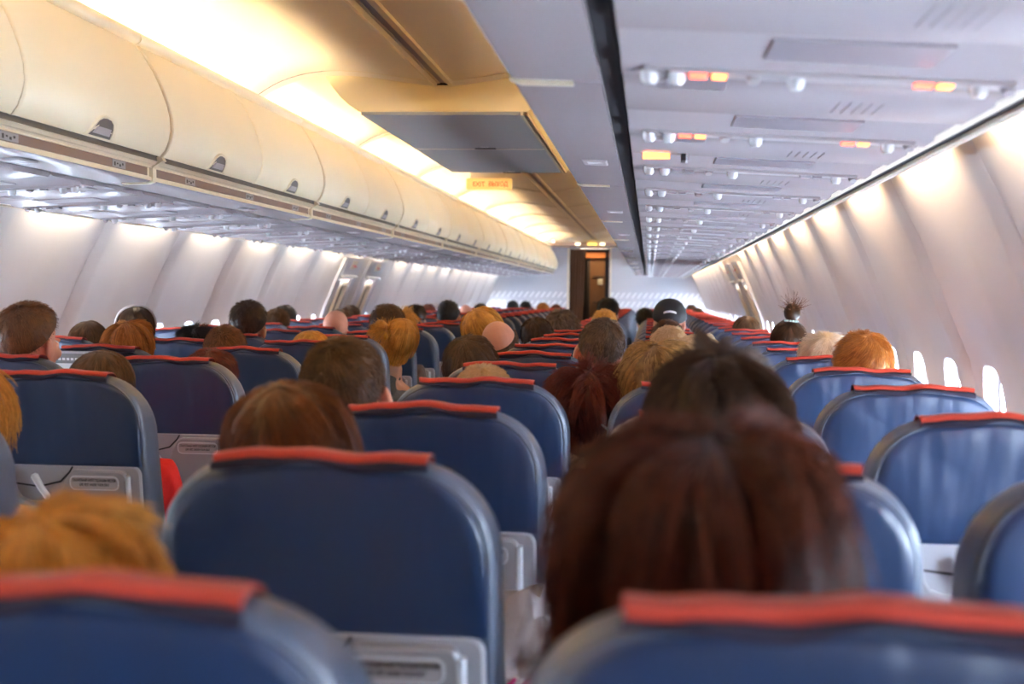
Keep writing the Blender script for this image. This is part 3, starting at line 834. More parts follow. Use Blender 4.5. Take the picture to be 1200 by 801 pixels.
def make_seat(var, full=True):
    rnd = random.Random(var*17+3)
    t = thing('passenger_seat', '', 'seat', (0,0,0), 0, 'blue passenger seats')
    o = OUTL
    mb = MB(); T = .088
    def rg(d, y): return [(x, y, z) for x, z in (inset(o, d) if d else o)]
    rings = [rg(.014, -.001), rg(.009, -.001), rg(.005, .001), rg(.0015, .006), rg(0, .013), rg(-.001, .020), rg(-.002, .026), rg(.000, .046), rg(.006, .054), rg(.018, .060), rg(.038, .063), rg(.07, .062)]
    rings = [[(x, y + (.050*min(1, max(0, (TOPZ-.01-z)/.17)) if i > 5 else 0), z) for x, y, z in r] for i, r in enumerate(rings)]
    mb.loft(sheared(rings))
    part('backrest', mb, M['sheen_leather'], t, 'paler leather side band with ceiling sheen in its colour', angle=50)
    # leather back cover ending above the tray
    pz = .927
    oi = [p for p in inset(o, .010) if p[1] > pz+.01]
    cov = [(oi[0][0], pz)] + oi + [(oi[-1][0], pz)]
    n = len(cov); cxm, czm = 0., 1.03
    mb = MB()
    rings = []
    for f, y in ((1.0, .004), (1.0, -.0045), (.975, -.0085), (.9, -.011), (.7, -.0125), (.4, -.0125), (.12, -.012)):
        r = []
        for x, z in cov:
            xx = cxm + (x-cxm)*f; zz = czm + (z-czm)*f
            pk = .0016*sin(xx*70+var*2+zz*25)*(abs(xx) > .09)
            r.append((xx, y + pk*(f < .98), zz))
        rings.append(r)
    mb.loft(sheared(rings), cap=False)
    mb.add(sheared([rings[-1]])[0], [tuple(range(n))])
    part('back_cover', mb, M['leather'], t, angle=60)
    if full:
        pp = MB()
        ol = [p for p in o if p[1] > pz-.2]
        pp.tube([(x, yb(z)-.0035, z) for x, z in inset(o, .0095) if z > .93], .0028, 6)
        part('piping', pp, M['sheen_leather'], t)
    # headrest cloth
    hw = .122; mb = MB(); hem = MB()
    cs = [(-.0105,-.0040),(-.0100,.0000),(-.007,.0040),(-.001,.0058),(.010,.0060),(.026,.0050),(.042,.0005),(.060,-.010),(.074,-.03),(.092,-.09),(.100,-.15)]
    rings = []; r2 = []
    for k in range(25):
        u = -1+2*k/24; x = u*hw
        base = TOPZ - .006*(x/.08)**2*.35
        if abs(x) > .081: base -= .45*(abs(x)-.081)**1.6*1.4
        w = .0022*sin(u*4.1+var*1.7) + .0013*sin(u*9+var) + .005*max(0, abs(u)-.78)/.22
        rr = []
        for y, z in cs:
            zz = base+z+w
            rr.append((x + .004*sin(z*60)*u, y + yb(max(zz, .9)) - .0015*sin(u*6+var)*(y < 0), zz))
        th = [(a, b+.003*(1 if b < .09 else 0), c-.0022) for a, b, c in rr]
        rings.append(rr + th[::-1])
        hz = base+w
        r2.append([(x*1.012, yb(hz)-.0135-.0012*sin(u*6+var), hz-.0030), (x*1.012, yb(hz)-.0165-.0012*sin(u*6+var), hz-.007), (x*1.012, yb(hz)-.0150, hz-.0115+.003*sin(u*5+var)), (x*1.012, yb(hz)-.0125, hz-.0115+.003*sin(u*5+var)), (x*1.012, yb(hz)-.0105, hz-.0030)])
    mb.loft(rings); hem.loft(r2)
    h = part('headrest_cover', mb, M['red'], t, 'red cloth cover', angle=60)
    part('hem', hem, M['hem'], h, angle=60)
    # grey shroud under the leather
    sh = MB()
    so = rrect(.368, .43, .02, 4, 0, .715)
    sh.loft(sheared([[(x, .012, z) for x, z in so], [(x, -.006, z) for x, z in so], [(x, -.010, z) for x, z in inset(so, .004)]]))
    part('shroud', sh, M['shroud'], t, angle=40)
    # tray table with the latch notch in its top edge
    x1, zt, zb = .157, .920, .66
    tr = [(x1, zb)]
    for k in range(6):
        a = pi/2*k/5; tr.append((x1-.016+.016*cos(a), zt-.016+.016*sin(a)))
    tr += [(.040, zt), (.031, zt-.003), (.020, zt-.016), (.012, zt-.034), (.006, zt-.054), (-.006, zt-.068), (-.03, zt-.074), (-.07, zt-.074), (-.092, zt-.066), (-.102, zt-.05), (-.108, zt-.02), (-.118, zt-.004), (-.126, zt)]
    for k in range(6):
        a = pi/2 + pi/2*k/5; tr.append((-x1+.016+.016*cos(a), zt-.016+.016*sin(a)))
    tr += [(-x1, zb)]
    tb = MB()
    tb.loft(sheared([[(x, -.010, z) for x, z in tr], [(x, -.024, z) for x, z in tr], [(x, -.0275, z) for x, z in inset(tr, .004)]]))
    tb.mi = 1      # paler rounded side edges
    for s in (1, -1):
        tb.tube([(s*(x1+.001), yb(z)-.021, z) for z in (zb, .7, .8, .9, zt-.012)], .0065, 8)
    tb.mi = 2      # cup dent
    tray = part('tray_table', tb, [M['tray'], M['edgewhite'], M['shroud']], t, 'grey tray table', angle=40)
    if full:
        zc = .892; pw, ph = .114, .034
        pl = MB()
        Mx = Matrix.Translation((.084, yb(zc)-.0285, zc)) @ Matrix.Rotation(math.atan(.135/.69), 4, 'X') @ Matrix.Rotation(pi/2, 4, 'X')
        oo = rrect(pw, ph, .013, 5)
        st = len(pl.v)
        pl.loft([[(x, y, -.001) for x, y in oo], [(x, y, .0006) for x, y in inset(oo, .0004)]])
        pl.mi = 1; o1 = inset(oo, .0012); o2 = inset(oo, .0030)
        pl.loft([[(x, y, .0007) for x, y in o1], [(x, y, .0012) for x, y in o1], [(x, y, .0012) for x, y in o2], [(x, y, .0007) for x, y in o2]], cap=False)
        pl.mi = 2
        I = Matrix.Identity(4)
        for txt, dy, w, sz in (('СПАСАТЕЛЬНЫЙ ЖИЛЕТ ПОД ВАШИМ КРЕСЛОМ', .0062, .100, .0088), ('LIFE VEST UNDER YOUR SEAT', -.0040, .068, .0084)):
            vs, fs = text_mesh(txt, sz, None, .0002)
            ww = max(v[0] for v in vs) - min(v[0] for v in vs)
            pl.add([(v[0]*w/ww, v[1]+dy, v[2]+.0009) for v in vs], fs)
        pl.xf(Mx)
        part('life_vest_placard', pl, [M['placard2'], M['edgewhite'], M['ink']], tray, 'placard with black life vest text', smooth=False)
        la = MB()
        p0 = Vector((-.052, yb(.906)-.030, .906)); p1 = Vector((-.022, yb(.862)-.036, .858))
        la.tube([p0 + (p0-p1)*.08, p0, (p0+p1)/2 + Vector((0,-.004,0)), p1, p1+(p1-p0)*.07], [.004,.0085,.008,.0075,.003], 10)
        part('tray_latch', la, M['white'], t, 'white turn latch')
        cb = MB()
        cb.tube([(-.15, yb(.9)-.0125, .905), (-.11, yb(.885)-.013, .886), (-.05, yb(.878)-.013, .879), (0, yb(.89)-.013, .892), (.022, yb(.91)-.013, .914), (.03, yb(.93)-.012, .926)], .0022, 6)
        part('cable', cb, M['cable'], t)
    pk = MB()
    po = rrect(.34, .16, .02, 4, 0, .565)
    pk.loft(sheared([[(x, -.008, z) for x, z in po], [(x, -.030, z) for x, z in inset(po, .004)], [(x, -.036, z) for x, z in inset(po, .02)]]))
    part('literature_pocket', pk, M['leather'], t)
    # cushion, armrest, legs
    cu = MB(); co = rrect(.40, .13, .045, 5, 0, .395)
    rings = []
    for y, d, dz in ((.17,.02,.0),(.19,.004,0),(.30,0,.0),(.5,0,.012),(.60,.0,.014),(.645,.012,.004),(.66,.035,0)):
        rings.append([(x, y, z+dz) for x, z in inset(co, d)] if d else [(x, y, z+dz) for x, z in co])
    cu.loft(rings); part('seat_cushion', cu, M['leather'], t, angle=60)
    ar = MB()
    ar.slab_xz(rrect(.042, .030, .012, 4, .2375, .645), .14, .52, .008)
    ar.box(.226, .249, .14, .20, .40, .64)
    part('armrest', ar, M['brownplastic'], t, angle=40)
    for y in (.24, .56):
        lg = MB(); lg.tube([(0, y, .33), (0, y, .03), (0, y, 0)], [.018,.018,.03], 10)
        lg.box(-.21, .21, y-.02, y+.02, .325, .345)
        part('leg', lg, M['metal'], t)
    return t

# ------------------------------------------------------------------ people: one continuous seated body
def eval_mesh(o):
    dg = bpy.context.evaluated_depsgraph_get(); dg.update()
    return bpy.data.meshes.new_from_object(o.evaluated_get(dg))
def skin_mesh(vs, es, rs, root=0, sub=1):
    me = bpy.data.meshes.new('t'); me.from_pydata(vs, es, []); o = bpy.data.objects.new('t', me); COLL.objects.link(o)
    sk = o.modifiers.new('s', 'SKIN')
    for i, r in enumerate(rs):
        r = r if isinstance(r, tuple) else (r, r)
        me.skin_vertices[0].data[i].radius = r
        me.skin_vertices[0].data[i].use_root = (i == root)
    sb = o.modifiers.new('u', 'SUBSURF'); sb.levels = sub; sb.render_levels = sub
    m2 = eval_mesh(o); bpy.data.objects.remove(o); bpy.data.meshes.remove(me)
    out = ([tuple(v.co) for v in m2.vertices], [tuple(p.vertices) for p in m2.polygons]); bpy.data.meshes.remove(m2)
    return out
def remeshed(mb, voxel, name, mats, smooth_it=4):
    me = bpy.data.meshes.new('t'); me.from_pydata(mb.v, [], mb.f); fix_normals(me)
    o = bpy.data.objects.new('t', me); COLL.objects.link(o)
    r = o.modifiers.new('r', 'REMESH'); r.mode = 'VOXEL'; r.voxel_size = voxel; r.use_smooth_shade = True
    s = o.modifiers.new('s', 'SMOOTH'); s.factor = .5; s.iterations = smooth_it
    m2 = eval_mesh(o); bpy.data.objects.remove(o); bpy.data.meshes.remove(me)
    m2.name = name; m2.materials.clear()
    for q in mats: m2.materials.append(q)
    m2.polygons.foreach_set('use_smooth', [True]*len(m2.polygons)); m2.update()
    return m2

HC = Vector((0, .02, .755))       # head centre in the body frame
J = dict(pel=(0,.12,.09), sp=(0,.085,.27), ch=(0,.045,.43), top=(0,.03,.535), nk=(0,.022,.60), hd=(0,.03,.70),
         shL=(-.155,.03,.515), elL=(-.195,.13,.275), wrL=(-.115,.34,.205), shR=(.155,.03,.515), elR=(.195,.13,.275), wrR=(.115,.34,.205),
         hpL=(-.085,.14,.085), knL=(-.10,.53,.11), anL=(-.10,.545,-.345), toL=(-.115,.68,-.41), heL=(-.10,.53,-.40),
         hpR=(.085,.14,.085), knR=(.10,.53,.11), anR=(.10,.545,-.345), toR=(.115,.68,-.41), heR=(.10,.53,-.40))
RAD = dict(pel=(.15,.105), sp=(.125,.095), ch=(.145,.10), top=(.085,.07), nk=.052, hd=.052, shL=.056, elL=.040, wrL=.027, shR=.056, elR=.040, wrR=.027,
           hpL=.082, knL=.058, anL=.038, toL=.028, heL=.032, hpR=.082, knR=.058, anR=.038, toR=.028, heR=.032)
EDG = [('pel','sp'),('sp','ch'),('ch','top'),('top','nk'),('nk','hd'),('top','shL'),('shL','elL'),('elL','wrL'),('top','shR'),('shR','elR'),('elR','wrR'),
       ('pel','hpL'),('hpL','knL'),('knL','anL'),('anL','toL'),('anL','heL'),('pel','hpR'),('hpR','knR'),('knR','anR'),('anR','toR'),('anR','heR')]
def skeleton(keys, extra=0., rad=None):
    rad = rad or {}
    ks = [k for k in J if k in keys]; ix = {k: i for i, k in enumerate(ks)}
    es = [(ix[a], ix[b]) for a, b in EDG if a in ix and b in ix]
    rs = []
    for k in ks:
        r = rad.get(k, RAD[k]); r = r if isinstance(r, tuple) else (r, r)
        rs.append((r[0]+extra, r[1]+extra))
    return skin_mesh([J[k] for k in ks], es, rs)
def head_mb(mb):
    h = HC
    def el(c, r, M=None):
        st = len(mb.v); mb.ellipsoid((0,0,0), r, 20, 14)
        mb.xf(Matrix.Translation((h.x+c[0], h.y+c[1], h.z+c[2])) @ (M or Matrix.Identity(4)), st)
    el((0,-.006,.030), (.076,.094,.088)); el((0,.026,-.030), (.063,.070,.085)); el((0,.044,-.082), (.046,.046,.034))
    el((0,.098,.006), (.046,.010,.010)); el((0,.104,-.022), (.0115,.018,.026)); el((0,.110,-.036), (.015,.014,.010))
    el((0,.094,-.066), (.024,.011,.006)); el((0,.093,-.076), (.021,.011,.007)); el((0,.082,-.100), (.020,.016,.014))
    for s in (1, -1):
        el((s*.040,.070,-.035), (.022,.022,.020))
        el((s*.078,-.004,-.022), (.010,.020,.033), Matrix.Rotation(s*.35, 4, 'Z')); el((s*.074,.004,-.03), (.012,.014,.02))
        el((s*.032,.078,-.010), (.018,.014,.012))
def hand_mb(mb, side):
    w = Vector(J['wrR']); w.x *= side
    d = Vector((-side*.22, 1, -.28)).normalized(); rt = Vector((side, .2, 0)); rt = (rt - d*rt.dot(d)).normalized(); dn = d.cross(rt)*side
    if dn.z > 0: dn = -dn
    vs = [w - d*.01, w + d*.03, w + d*.075]; 
    mb.add(*skin_mesh([tuple(v) for v in vs], [(0,1),(1,2)], [(.026,.020),(.038,.017),(.040,.014)]))
    for off, ln in ((-.030,.060),(-.010,.074),(.010,.078),(.029,.068)):
        b = w + d*.070 + rt*off
        p = [b, b + d*ln*.42 + dn*.004, b + d*ln*.74 + dn*.016, b + d*ln*.95 + dn*.032]
        mb.add(*skin_mesh([tuple(v) for v in p], [(0,1),(1,2),(2,3)], [.0095,.0088,.008,.007]))
    b = w + d*.020 - rt*.030
    p = [b, b - rt*.022 + d*.028 + dn*.008, b - rt*.026 + d*.056 + dn*.018]
    mb.add(*skin_mesh([tuple(v) for v in p], [(0,1),(1,2)], [.013,.0105,.009]))
bm_ = MB(); bm_.add(*skeleton(set(J), 0.)); head_mb(bm_); hand_mb(bm_, 1); hand_mb(bm_, -1)
BODY = remeshed(bm_, .0055, 'body', [SKIN['fair']], 3)
UP = {'pel','sp','ch','top','shL','elL','wrL','shR','elR','wrR'}
LOW = {'pel','hpL','knL','anL','hpR','knR','anR'}
sm = MB(); sm.add(*skeleton(UP, .017, {'top':(.112,.090), 'shL':.068, 'shR':.068, 'ch':(.158,.112)})); sm.tube([(0,.030,.530),(0,.026,.580),(0,.023,.606)], [.098,.074,.066], 20)
SHIRT = remeshed(sm, .009, 'shirt', [cloth((.1,.1,.12))], 3)
sm = MB(); sm.add(*skeleton(LOW, .013)); TROUSERS = remeshed(sm, .010, 'trousers', [cloth((.03,.035,.06))], 3)
sm = MB()
for s in (1, -1):
    st = len(sm.v); sm.ellipsoid((0,0,0), (.046,.125,.042), 14, 10); sm.xf(Matrix.Translation((s*.108,.605,-.408)) @ Matrix.Rotation(-s*.12, 4, 'Z'), st)
    sm.tube([(s*.10,.545,-.40),(s*.10,.545,-.34)], [.05,.048], 12)
SHOES = remeshed(sm, .009, 'shoes', [cloth((.015,.012,.010))], 2)
ey = MB(); ey.ellipsoid((0,0,0), (.0125,.0125,.0125), 14, 10); ey.mi = 1; ey.ellipsoid((0,.0075,0), (.0058,.0058,.0058), 10, 8)
EYE = ey.mesh('eye', [M['eyewhite'], M['iris']])

def part_copy(name, me, m, parent):
    o = obj(name, me, parent)
    o.material_slots[0].link = 'OBJECT'; o.material_slots[0].material = m
    return o

# ---- hair: an envelope around the skull, a mesh shell on it and combed strands over it
SK_C = HC + Vector((0, -.006, .030)); SK_R = np.array((.0765, .0945, .0885))
def envelope(st):
    """returns f(phi, s, lam) -> points; s runs from the crown (0) to the hem (1)"""
    puff = st.get('puff', .012); back = st.get('back', 0.); sidel = st.get('side', 0.); front = st.get('front', 52.)
    tilt = st.get('tilt', -22.); smax = st.get('smax', {}); 
    ct, sn = cos(radians(tilt)), sin(radians(tilt)); asym = st.get('asym', 0.)
    bt = st.get('blim', 122.); slim = st.get('slim', 104.)
    def f(phi, s, lam):
        phi = np.asarray(phi, float); s = np.asarray(s, float); lam = np.asarray(lam, float)
        fw = np.cos(phi)
        wf = np.clip(fw, 0, 1)**1.2; wb = np.clip(-fw, 0, 1)**.8; wsd = 1 - np.maximum(wf, 0) - 0*wb
        lim = np.where(fw > 0, slim + (front + 24 - slim)*wf, slim + (bt - slim)*wb)        # polar limit in degrees
        skirt = np.where(fw > 0, sidel*np.clip(1-wf*1.6, 0, 1), sidel + (back-sidel)*wb)
        dome = np.radians(lim)*.088
        tot = dome + skirt; a = s*tot
        th = np.minimum(a, dome)/.088; dn = np.maximum(a-dome, 0)
        dx, dy, dz = np.sin(th)*np.sin(phi), np.sin(th)*np.cos(phi), np.cos(th)
        # tilt the crown towards the back of the head
        dy2 = dy*ct + dz*sn; dz2 = dz*ct - dy*sn
        prof = np.clip(th/.9, .35, 1)**.5
        off = lam*puff*prof*(1 + asym*dx)
        nrm = np.stack([dx/SK_R[0], dy2/SK_R[1], dz2/SK_R[2]], -1); nrm /= np.linalg.norm(nrm, axis=-1, keepdims=True)
        p = np.stack([dx*SK_R[0], dy2*SK_R[1], dz2*SK_R[2]], -1) + nrm*off[..., None]
        p[..., 2] -= dn
        k = 1 - .10*np.clip(dn/.12, 0, 1)
        p[..., 0] *= k; p[..., 1] = np.where(dn > 0, p[..., 1]*k, p[..., 1])
        return p + np.array(SK_C), nrm
    return f
def hair_strands(st, n, npt, rng):
    f = envelope(st)
    phi = rng.uniform(0, 2*pi, n); smin = st.get('smin', 0.)
    L = st.get('len', .6); short = st.get('short', False); mess = st.get('mess', .01); lift = st.get('lift', 0.)
    K = st.get('clumps', 60); cl = rng.normal(size=(K, 3)); cphi = rng.uniform(0, 2*pi, K); cs = rng.uniform(0, 1, K)
    s0 = smin + (1-smin)*(rng.uniform(0, 1, n)**(.8))*(.97 if short else .75)
    if 'phis' in st:
        a, b = st['phis']; phi = rng.uniform(radians(a), radians(b), n)
    ln = L*rng.uniform(.7, 1.15, n)
    t = np.linspace(0, 1, npt)[None, :]
    s = np.minimum(s0[:, None] + ln[:, None]*t, 1 + (.03 if not short else 0)*rng.uniform(0, 1, n)[:, None])
    lam = rng.uniform(.35, 1.08, n)[:, None]*np.clip(.35 + t*1.6, 0, 1)
    near = np.argmin((np.angle(np.exp(1j*(phi[:, None]-cphi[None])))*1.2)**2 + ((s0[:, None]-cs[None])*2)**2, axis=1)
    # locks gather towards their own middle
    ph = phi[:, None] + np.angle(np.exp(1j*(cphi[near]-phi)))[:, None]*t*st.get('gather', .45) + mess*8*cl[near][:, 0:1]*t**1.3 + st.get('sweep', 0.)*t*(1-.0*t)
    p, nr = f(ph, s, lam)
    p = p + nr*(lift*t**1.0*rng.uniform(.5, 1.2, n)[:, None])[..., None]
    p = p + (cl[near][:, None, :]*mess*(t**1.5)[..., None]) + rng.normal(size=(n, 1, 3))*(mess*.35)*(t**1.5)[..., None]
    return p
def curves_obj(name, pts, rad, m, parent, taper=.55):
    n, k, _ = pts.shape
    cu = bpy.data.hair_curves.new(name); cu.add_curves([k]*n)
    cu.attributes['position'].data.foreach_set('vector', pts.astype(np.float32).ravel())
    a = cu.attributes.new('radius', 'FLOAT', 'POINT')
    r = np.linspace(1, taper, k)[None, :]*np.ones((n, 1))*rad
    a.data.foreach_set('value', r.astype(np.float32).ravel())
    cu.materials.append(m)
    return obj(name, cu, parent)
def hair_shell(st, m, parent, nphi=48, ns=18, rng=None):
    f = envelope(st); smin = st.get('smin', 0.)
    lam0 = st.get('shell', .72)
    if smin <= 0:
        ph = np.linspace(0, 2*pi, nphi, endpoint=False); closed = True
    else:
        a, b = st.get('phis', (0, 360)); closed = (b-a) >= 359
        ph = np.radians(np.linspace(a, b, nphi, endpoint=not closed))
    s = np.linspace(max(smin, .004), .985, ns)
    PH, S = np.meshgrid(ph, s)
    rr = rng.normal(size=(4, 3))
    bmp = sum(np.sin(PH*(3+3*i)+rr[i, 0]*3+S*(2+i)) for i in range(4))*.06*(1 if not st.get('short') else .3)
    o, _ = f(PH, S, lam0*(1+bmp)*np.ones_like(PH)); i_, _ = f(PH, S, np.full_like(PH, -.1))
    mb = MB()
    ro = [[tuple(p) for p in r] for r in o]; ri = [[tuple(p) for p in r] for r in i_]
    mb.loft(ro + ri[::-1], closed=closed, cap=False)
    if smin <= 0: mb.add(ro[0], [tuple(range(nphi))])
    return part('hair', mb, m, parent, angle=80)

STY = {
 'crop':   dict(puff=.007, short=True, len=.10, lift=.004, mess=.0022, clumps=200, gather=.1, blim=116, slim=92, front=46, rad=.00055),
 'short':  dict(puff=.016, short=True, len=.20, lift=.003, mess=.003, clumps=120, gather=.3, blim=118, slim=92, front=50, rad=.0006),
 'tufty':  dict(puff=.020, short=True, len=.24, lift=.014, mess=.010, clumps=70, gather=.5, blim=118, slim=96, front=52, rad=.0007),
 'bob':    dict(puff=.026, len=.75, mess=.004, clumps=70, gather=.45, back=.07, side=.075, front=56, rad=.0008, tilt=-14.),
 'bigbob': dict(puff=.042, len=.46, mess=.020, clumps=34, gather=.6, back=.075, side=.075, front=54, rad=.0009, tilt=-8.),
 'layer':  dict(puff=.030, len=.42, mess=.013, clumps=40, gather=.85, back=.04, side=.05, front=54, rad=.0008, tilt=-14., lift=.004),
 'curly':  dict(puff=.036, len=.30, mess=.016, clumps=60, gather=.8, back=.06, side=.06, front=54, rad=.0008, lift=.006),
 'long':   dict(puff=.034, len=.70, mess=.014, clumps=40, gather=.6, back=.27, side=.27, front=54, rad=.0009, tilt=-5.),
 'pulled': dict(puff=.012, len=.5, mess=.002, clumps=100, gather=.2, blim=120, slim=100, front=50, rad=.0006, tilt=-30),
 'fringe': dict(puff=.008, short=True, len=.10, lift=.003, mess=.003, clumps=90, gather=.1, smin=.78, shell=.12, dens=2.2, phis=(70, 290), blim=116, slim=98, rad=.0006),
}
PEOPLE = []
def person(seat, dx, top, hair, sty, label, skin='fair', shirt=(.05,.055,.075), trousers=(.03,.035,.05), yaw=0., base=None, **kw):
    c, n = seat[0], int(seat[1:])
    X = COLX[c] if base is None else base
    dx = dx + {'D': .056, 'E': .055, 'F': .055, 'C': -.035}.get(c, 0) * -1 if base is None else dx
    st = dict(STY[sty]); st.update(kw.get('st', {}))
    sc = (top - .45)/(.872 + st['puff']*.8)
    sc = min(sc, .97); 
    zoff = (top - .45) - sc*(.872 + st['puff']*.8)
    t = thing('person', label, 'person', (X, seat_y(n)+.235, .455+min(0, zoff)), radians(yaw), 'seated passengers')
    t.scale = (max(sc, .86),)*2 + (sc,)
    t.rotation_euler = (0, math.asin(max(-.6, min(.6, dx/(.72*sc)))), radians(yaw))
    if abs(dx) > .1: t.scale = (t.scale[0], t.scale[1], sc/ cos(t.rotation_euler[1])**.7)
    rng = np.random.default_rng(hash_s(label))
    part_copy('body', BODY, SKIN[skin], t)
    part_copy('shirt', SHIRT, cloth(shirt), t); part_copy('trousers', TROUSERS, cloth(trousers), t); part_copy('shoes', SHOES, cloth((.015,.012,.010)), t)
    if n <= 6:
        for s in (1, -1):
            e = obj('eye', EYE, t); e.location = (HC.x+s*.031, HC.y+.084, HC.z-.006)
    if hair:
        hm = HAIR[hair]
        h = hair_shell(st, hm, t, rng=rng)
        N = 9000 if n <= 1 else 5500 if n <= 3 else 3000 if n <= 6 else 1400 if n <= 9 else 600
        N = int(N*st.get('dens', 1)); npt = (7 if st.get('short') else 14) if n <= 4 else (5 if st.get('short') else 9)
        rad = st['rad']*(1 if n <= 4 else 1.4 if n <= 8 else 2.4)
        curves_obj('hair_strands', hair_strands(st, N, npt, rng), rad, hm, h)
        t['_h'] = h.name
    PEOPLE.append((seat, label))
    return t
def hash_s(s):
    v = 7
    for ch in s: v = (v*131 + ord(ch)) % 1000003
    return v
def hair_of(t):
    n = t['_h']; del t['_h']; return bpy.data.objects[n]

# near rows, right of the aisle
person('A0', -.092, 1.152, 'golden', 'layer', 'person with tousled golden hair in the nearest aisle-side seat, only the crown showing', shirt=(.5,.47,.4), st=dict(puff=.024))
person('B0', -.050, 1.230, 'auburn', 'bigbob', 'person with big dark auburn hair in the nearest row, largest head', skin='tan', shirt=(.06,.03,.03), st=dict(asym=-.3, puff=.050))
person('B1', -.020, 1.252, 'darkbrown', 'layer', 'dark-haired person with a white collar in front of the big auburn head', skin='tan', shirt=(.75,.75,.78), st=dict(puff=.026, back=.0, side=.01))
person('A1', -.090, 1.210, 'chestnut', 'bob', 'person with a smooth chestnut bob above the large dark blue seat', shirt=(.08,.05,.09))
person('A2', -.165, 1.240, 'brown', 'crop', 'person with close-cropped brown hair leaning out of the third row aisle seat', skin='pink', shirt=(.04,.05,.08), st=dict(puff=.010))
person('A3', -.012, 1.152, 'pale', 'crop', 'person whose pale fuzzy crown just tops a red headrest cover', skin='pink', shirt=(.3,.3,.33))
person('A4', -.122, 1.202, 'brown', 'short', 'person with short brown hair beside the bald head, behind stacked red covers', shirt=(.05,.06,.05))
person('A5', .187, 1.247, 'greybrown', 'crop', 'person with cropped grey-brown hair and red collar leaning into the seat gap', skin='pink', shirt=(.45,.02,.03))
person('A6', -.184, 1.225, 'greybrown', 'fringe', 'person with a shiny bald pate and a fringe of brown hair', skin='pink', shirt=(.10,.11,.14))
person('A7', -.300, 1.281, 'golden', 'bob', 'person with a yellow-blond bob leaning into the aisle behind the bald pate', shirt=(.2,.05,.05))
person('A8', -.156, 1.213, 'darkbrown', 'short', 'person with dark brown hair right of the bald pate', shirt=(.06,.06,.06))
person('A9', -.092, 1.240, 'greybrown', 'tufty', 'person with tousled grey-brown hair in front of the dark doorway', shirt=(.07,.05,.04))
person('A11', .076, 1.238, 'golden', 'crop', 'person with a golden crown below the dark head by the doorway', st=dict(puff=.02), shirt=(.2,.2,.2))
person('A14', .040, 1.305, 'black', 'short', 'person with black hair at the right foot of the doorway', skin='tan', shirt=(.05,.05,.06))
t = person('B3', -.005, 1.160, 'redbrown', 'curly', 'small person with dark red curls in the gap between two seat columns', shirt=(.06,.02,.03), base=.735)
h = hair_of(t); s = MB(); s.tube([HC+Vector((.035,-.128,-.02)), HC+Vector((.05,-.124,-.035)), HC+Vector((.062,-.113,-.052))], .003, 6); part('hair_clip', s, M['bag'], t)
person('B3', -.080, 1.220, 'blond', 'layer', 'person with streaky ash-blond layered hair right of the centre', shirt=(.3,.25,.2), base=.97, st=dict(puff=.024, back=.03))
person('B4', .027, 1.211, 'pale', 'layer', 'person with pale strawberry-blond hair right behind the streaky blond', shirt=(.7,.66,.62), st=dict(puff=.016, mess=.004))
person('B6', -.026, 1.204, 'pale', 'crop', 'person whose pale blond crown peeks over a purple-red cover', shirt=(.2,.2,.25), st=dict(puff=.012))
person('B8', -.016, 1.205, 'brown', 'short', 'person whose brown crown shows just under the black cap', shirt=(.1,.08,.07))
t = person('B9', .001, 1.302, None, 'crop', 'person wearing a black baseball cap with a small white mark', shirt=(.02,.02,.025))
f_cap = envelope(dict(puff=.016, blim=108, slim=96, front=66, tilt=-8))
PH, S = np.meshgrid(np.linspace(0, 2*pi, 40, endpoint=False), np.linspace(.004, 1, 14))
o1, _ = f_cap(PH, S, np.ones_like(PH)); o2, _ = f_cap(PH, S, np.full_like(PH, .2))
cm = MB(); ro = [[tuple(p) for p in r] for r in o1]; cm.loft(ro + [[tuple(p) for p in r] for r in o2][::-1], cap=False); cm.add(ro[0], [tuple(range(40))])
ph = np.linspace(-1.0, 1.0, 15)
e1, _ = f_cap(ph, np.ones(15), np.ones(15))
cm.loft([[tuple(p) for p in e1], [tuple(p + np.array((0, .075*cos(a)**.5 if cos(a) > 0 else 0, -.014))) for p, a in zip(e1, ph)], [tuple(p + np.array((0, .075*cos(a)**.5, -.018))) for p, a in zip(e1, ph)], [tuple(p - np.array((0, 0, .004))) for p in e1]], closed=False)
cap = part('baseball_cap', cm, M['cap'], t, angle=60)
ph = np.linspace(pi-.38, pi+.38, 13); em = MB(); rg_ = []
for s0, ll in ((.60, 1.02), (.60, 1.06), (.655, 1.06), (.655, 1.02)):
    q, _ = f_cap(ph, s0 + .05*((ph-pi)/.38)**2, np.full(13, ll)); rg_.append([tuple(p) for p in q])
em.loft(rg_ + [rg_[0]], closed=False); part('cap_emblem', em, M['whiteink'], cap)
ph = np.linspace(0, 2*pi, 40, endpoint=False); PH, S = np.meshgrid(ph, np.linspace(.8, .995, 5)); fh = envelope(dict(puff=.008, blim=122, slim=100, front=40))
msk = np.cos(PH) < .2
person('B15', -.126, 1.223, 'black', 'short', 'dark-haired person half hidden behind the black cap', shirt=(.4,.4,.42))
person('C4', .001, 1.229, 'ginger', 'short', 'person with a round ginger head beside the right-hand windows', skin='pink', shirt=(.1,.12,.18), st=dict(puff=.020, sweep=.25))
person('C5', -.009, 1.200, 'white', 'tufty', 'person with wispy white-blond hair beside the ginger head', shirt=(.5,.5,.5), st=dict(puff=.018))
t = person('C7', .009, 1.222, 'darkbrown', 'pulled', 'person with a spiky top bun tied with pale beads', shirt=(.1,.1,.1))
h = hair_of(t)
s = MB(); s.ellipsoid(tuple(HC+Vector((0,-.045,.165))), (.040,.038,.046), 16, 12); b = part('hair_bun', s, HAIR['darkbrown'], h)
rng = np.random.default_rng(5); nst = 120
d = rng.normal(size=(nst, 3)); d[:, 2] = np.abs(d[:, 2])*1.3+.2; d[:, 0] += .35; d /= np.linalg.norm(d, axis=1, keepdims=True)
tt = np.linspace(0, 1, 6)[None, :, None]
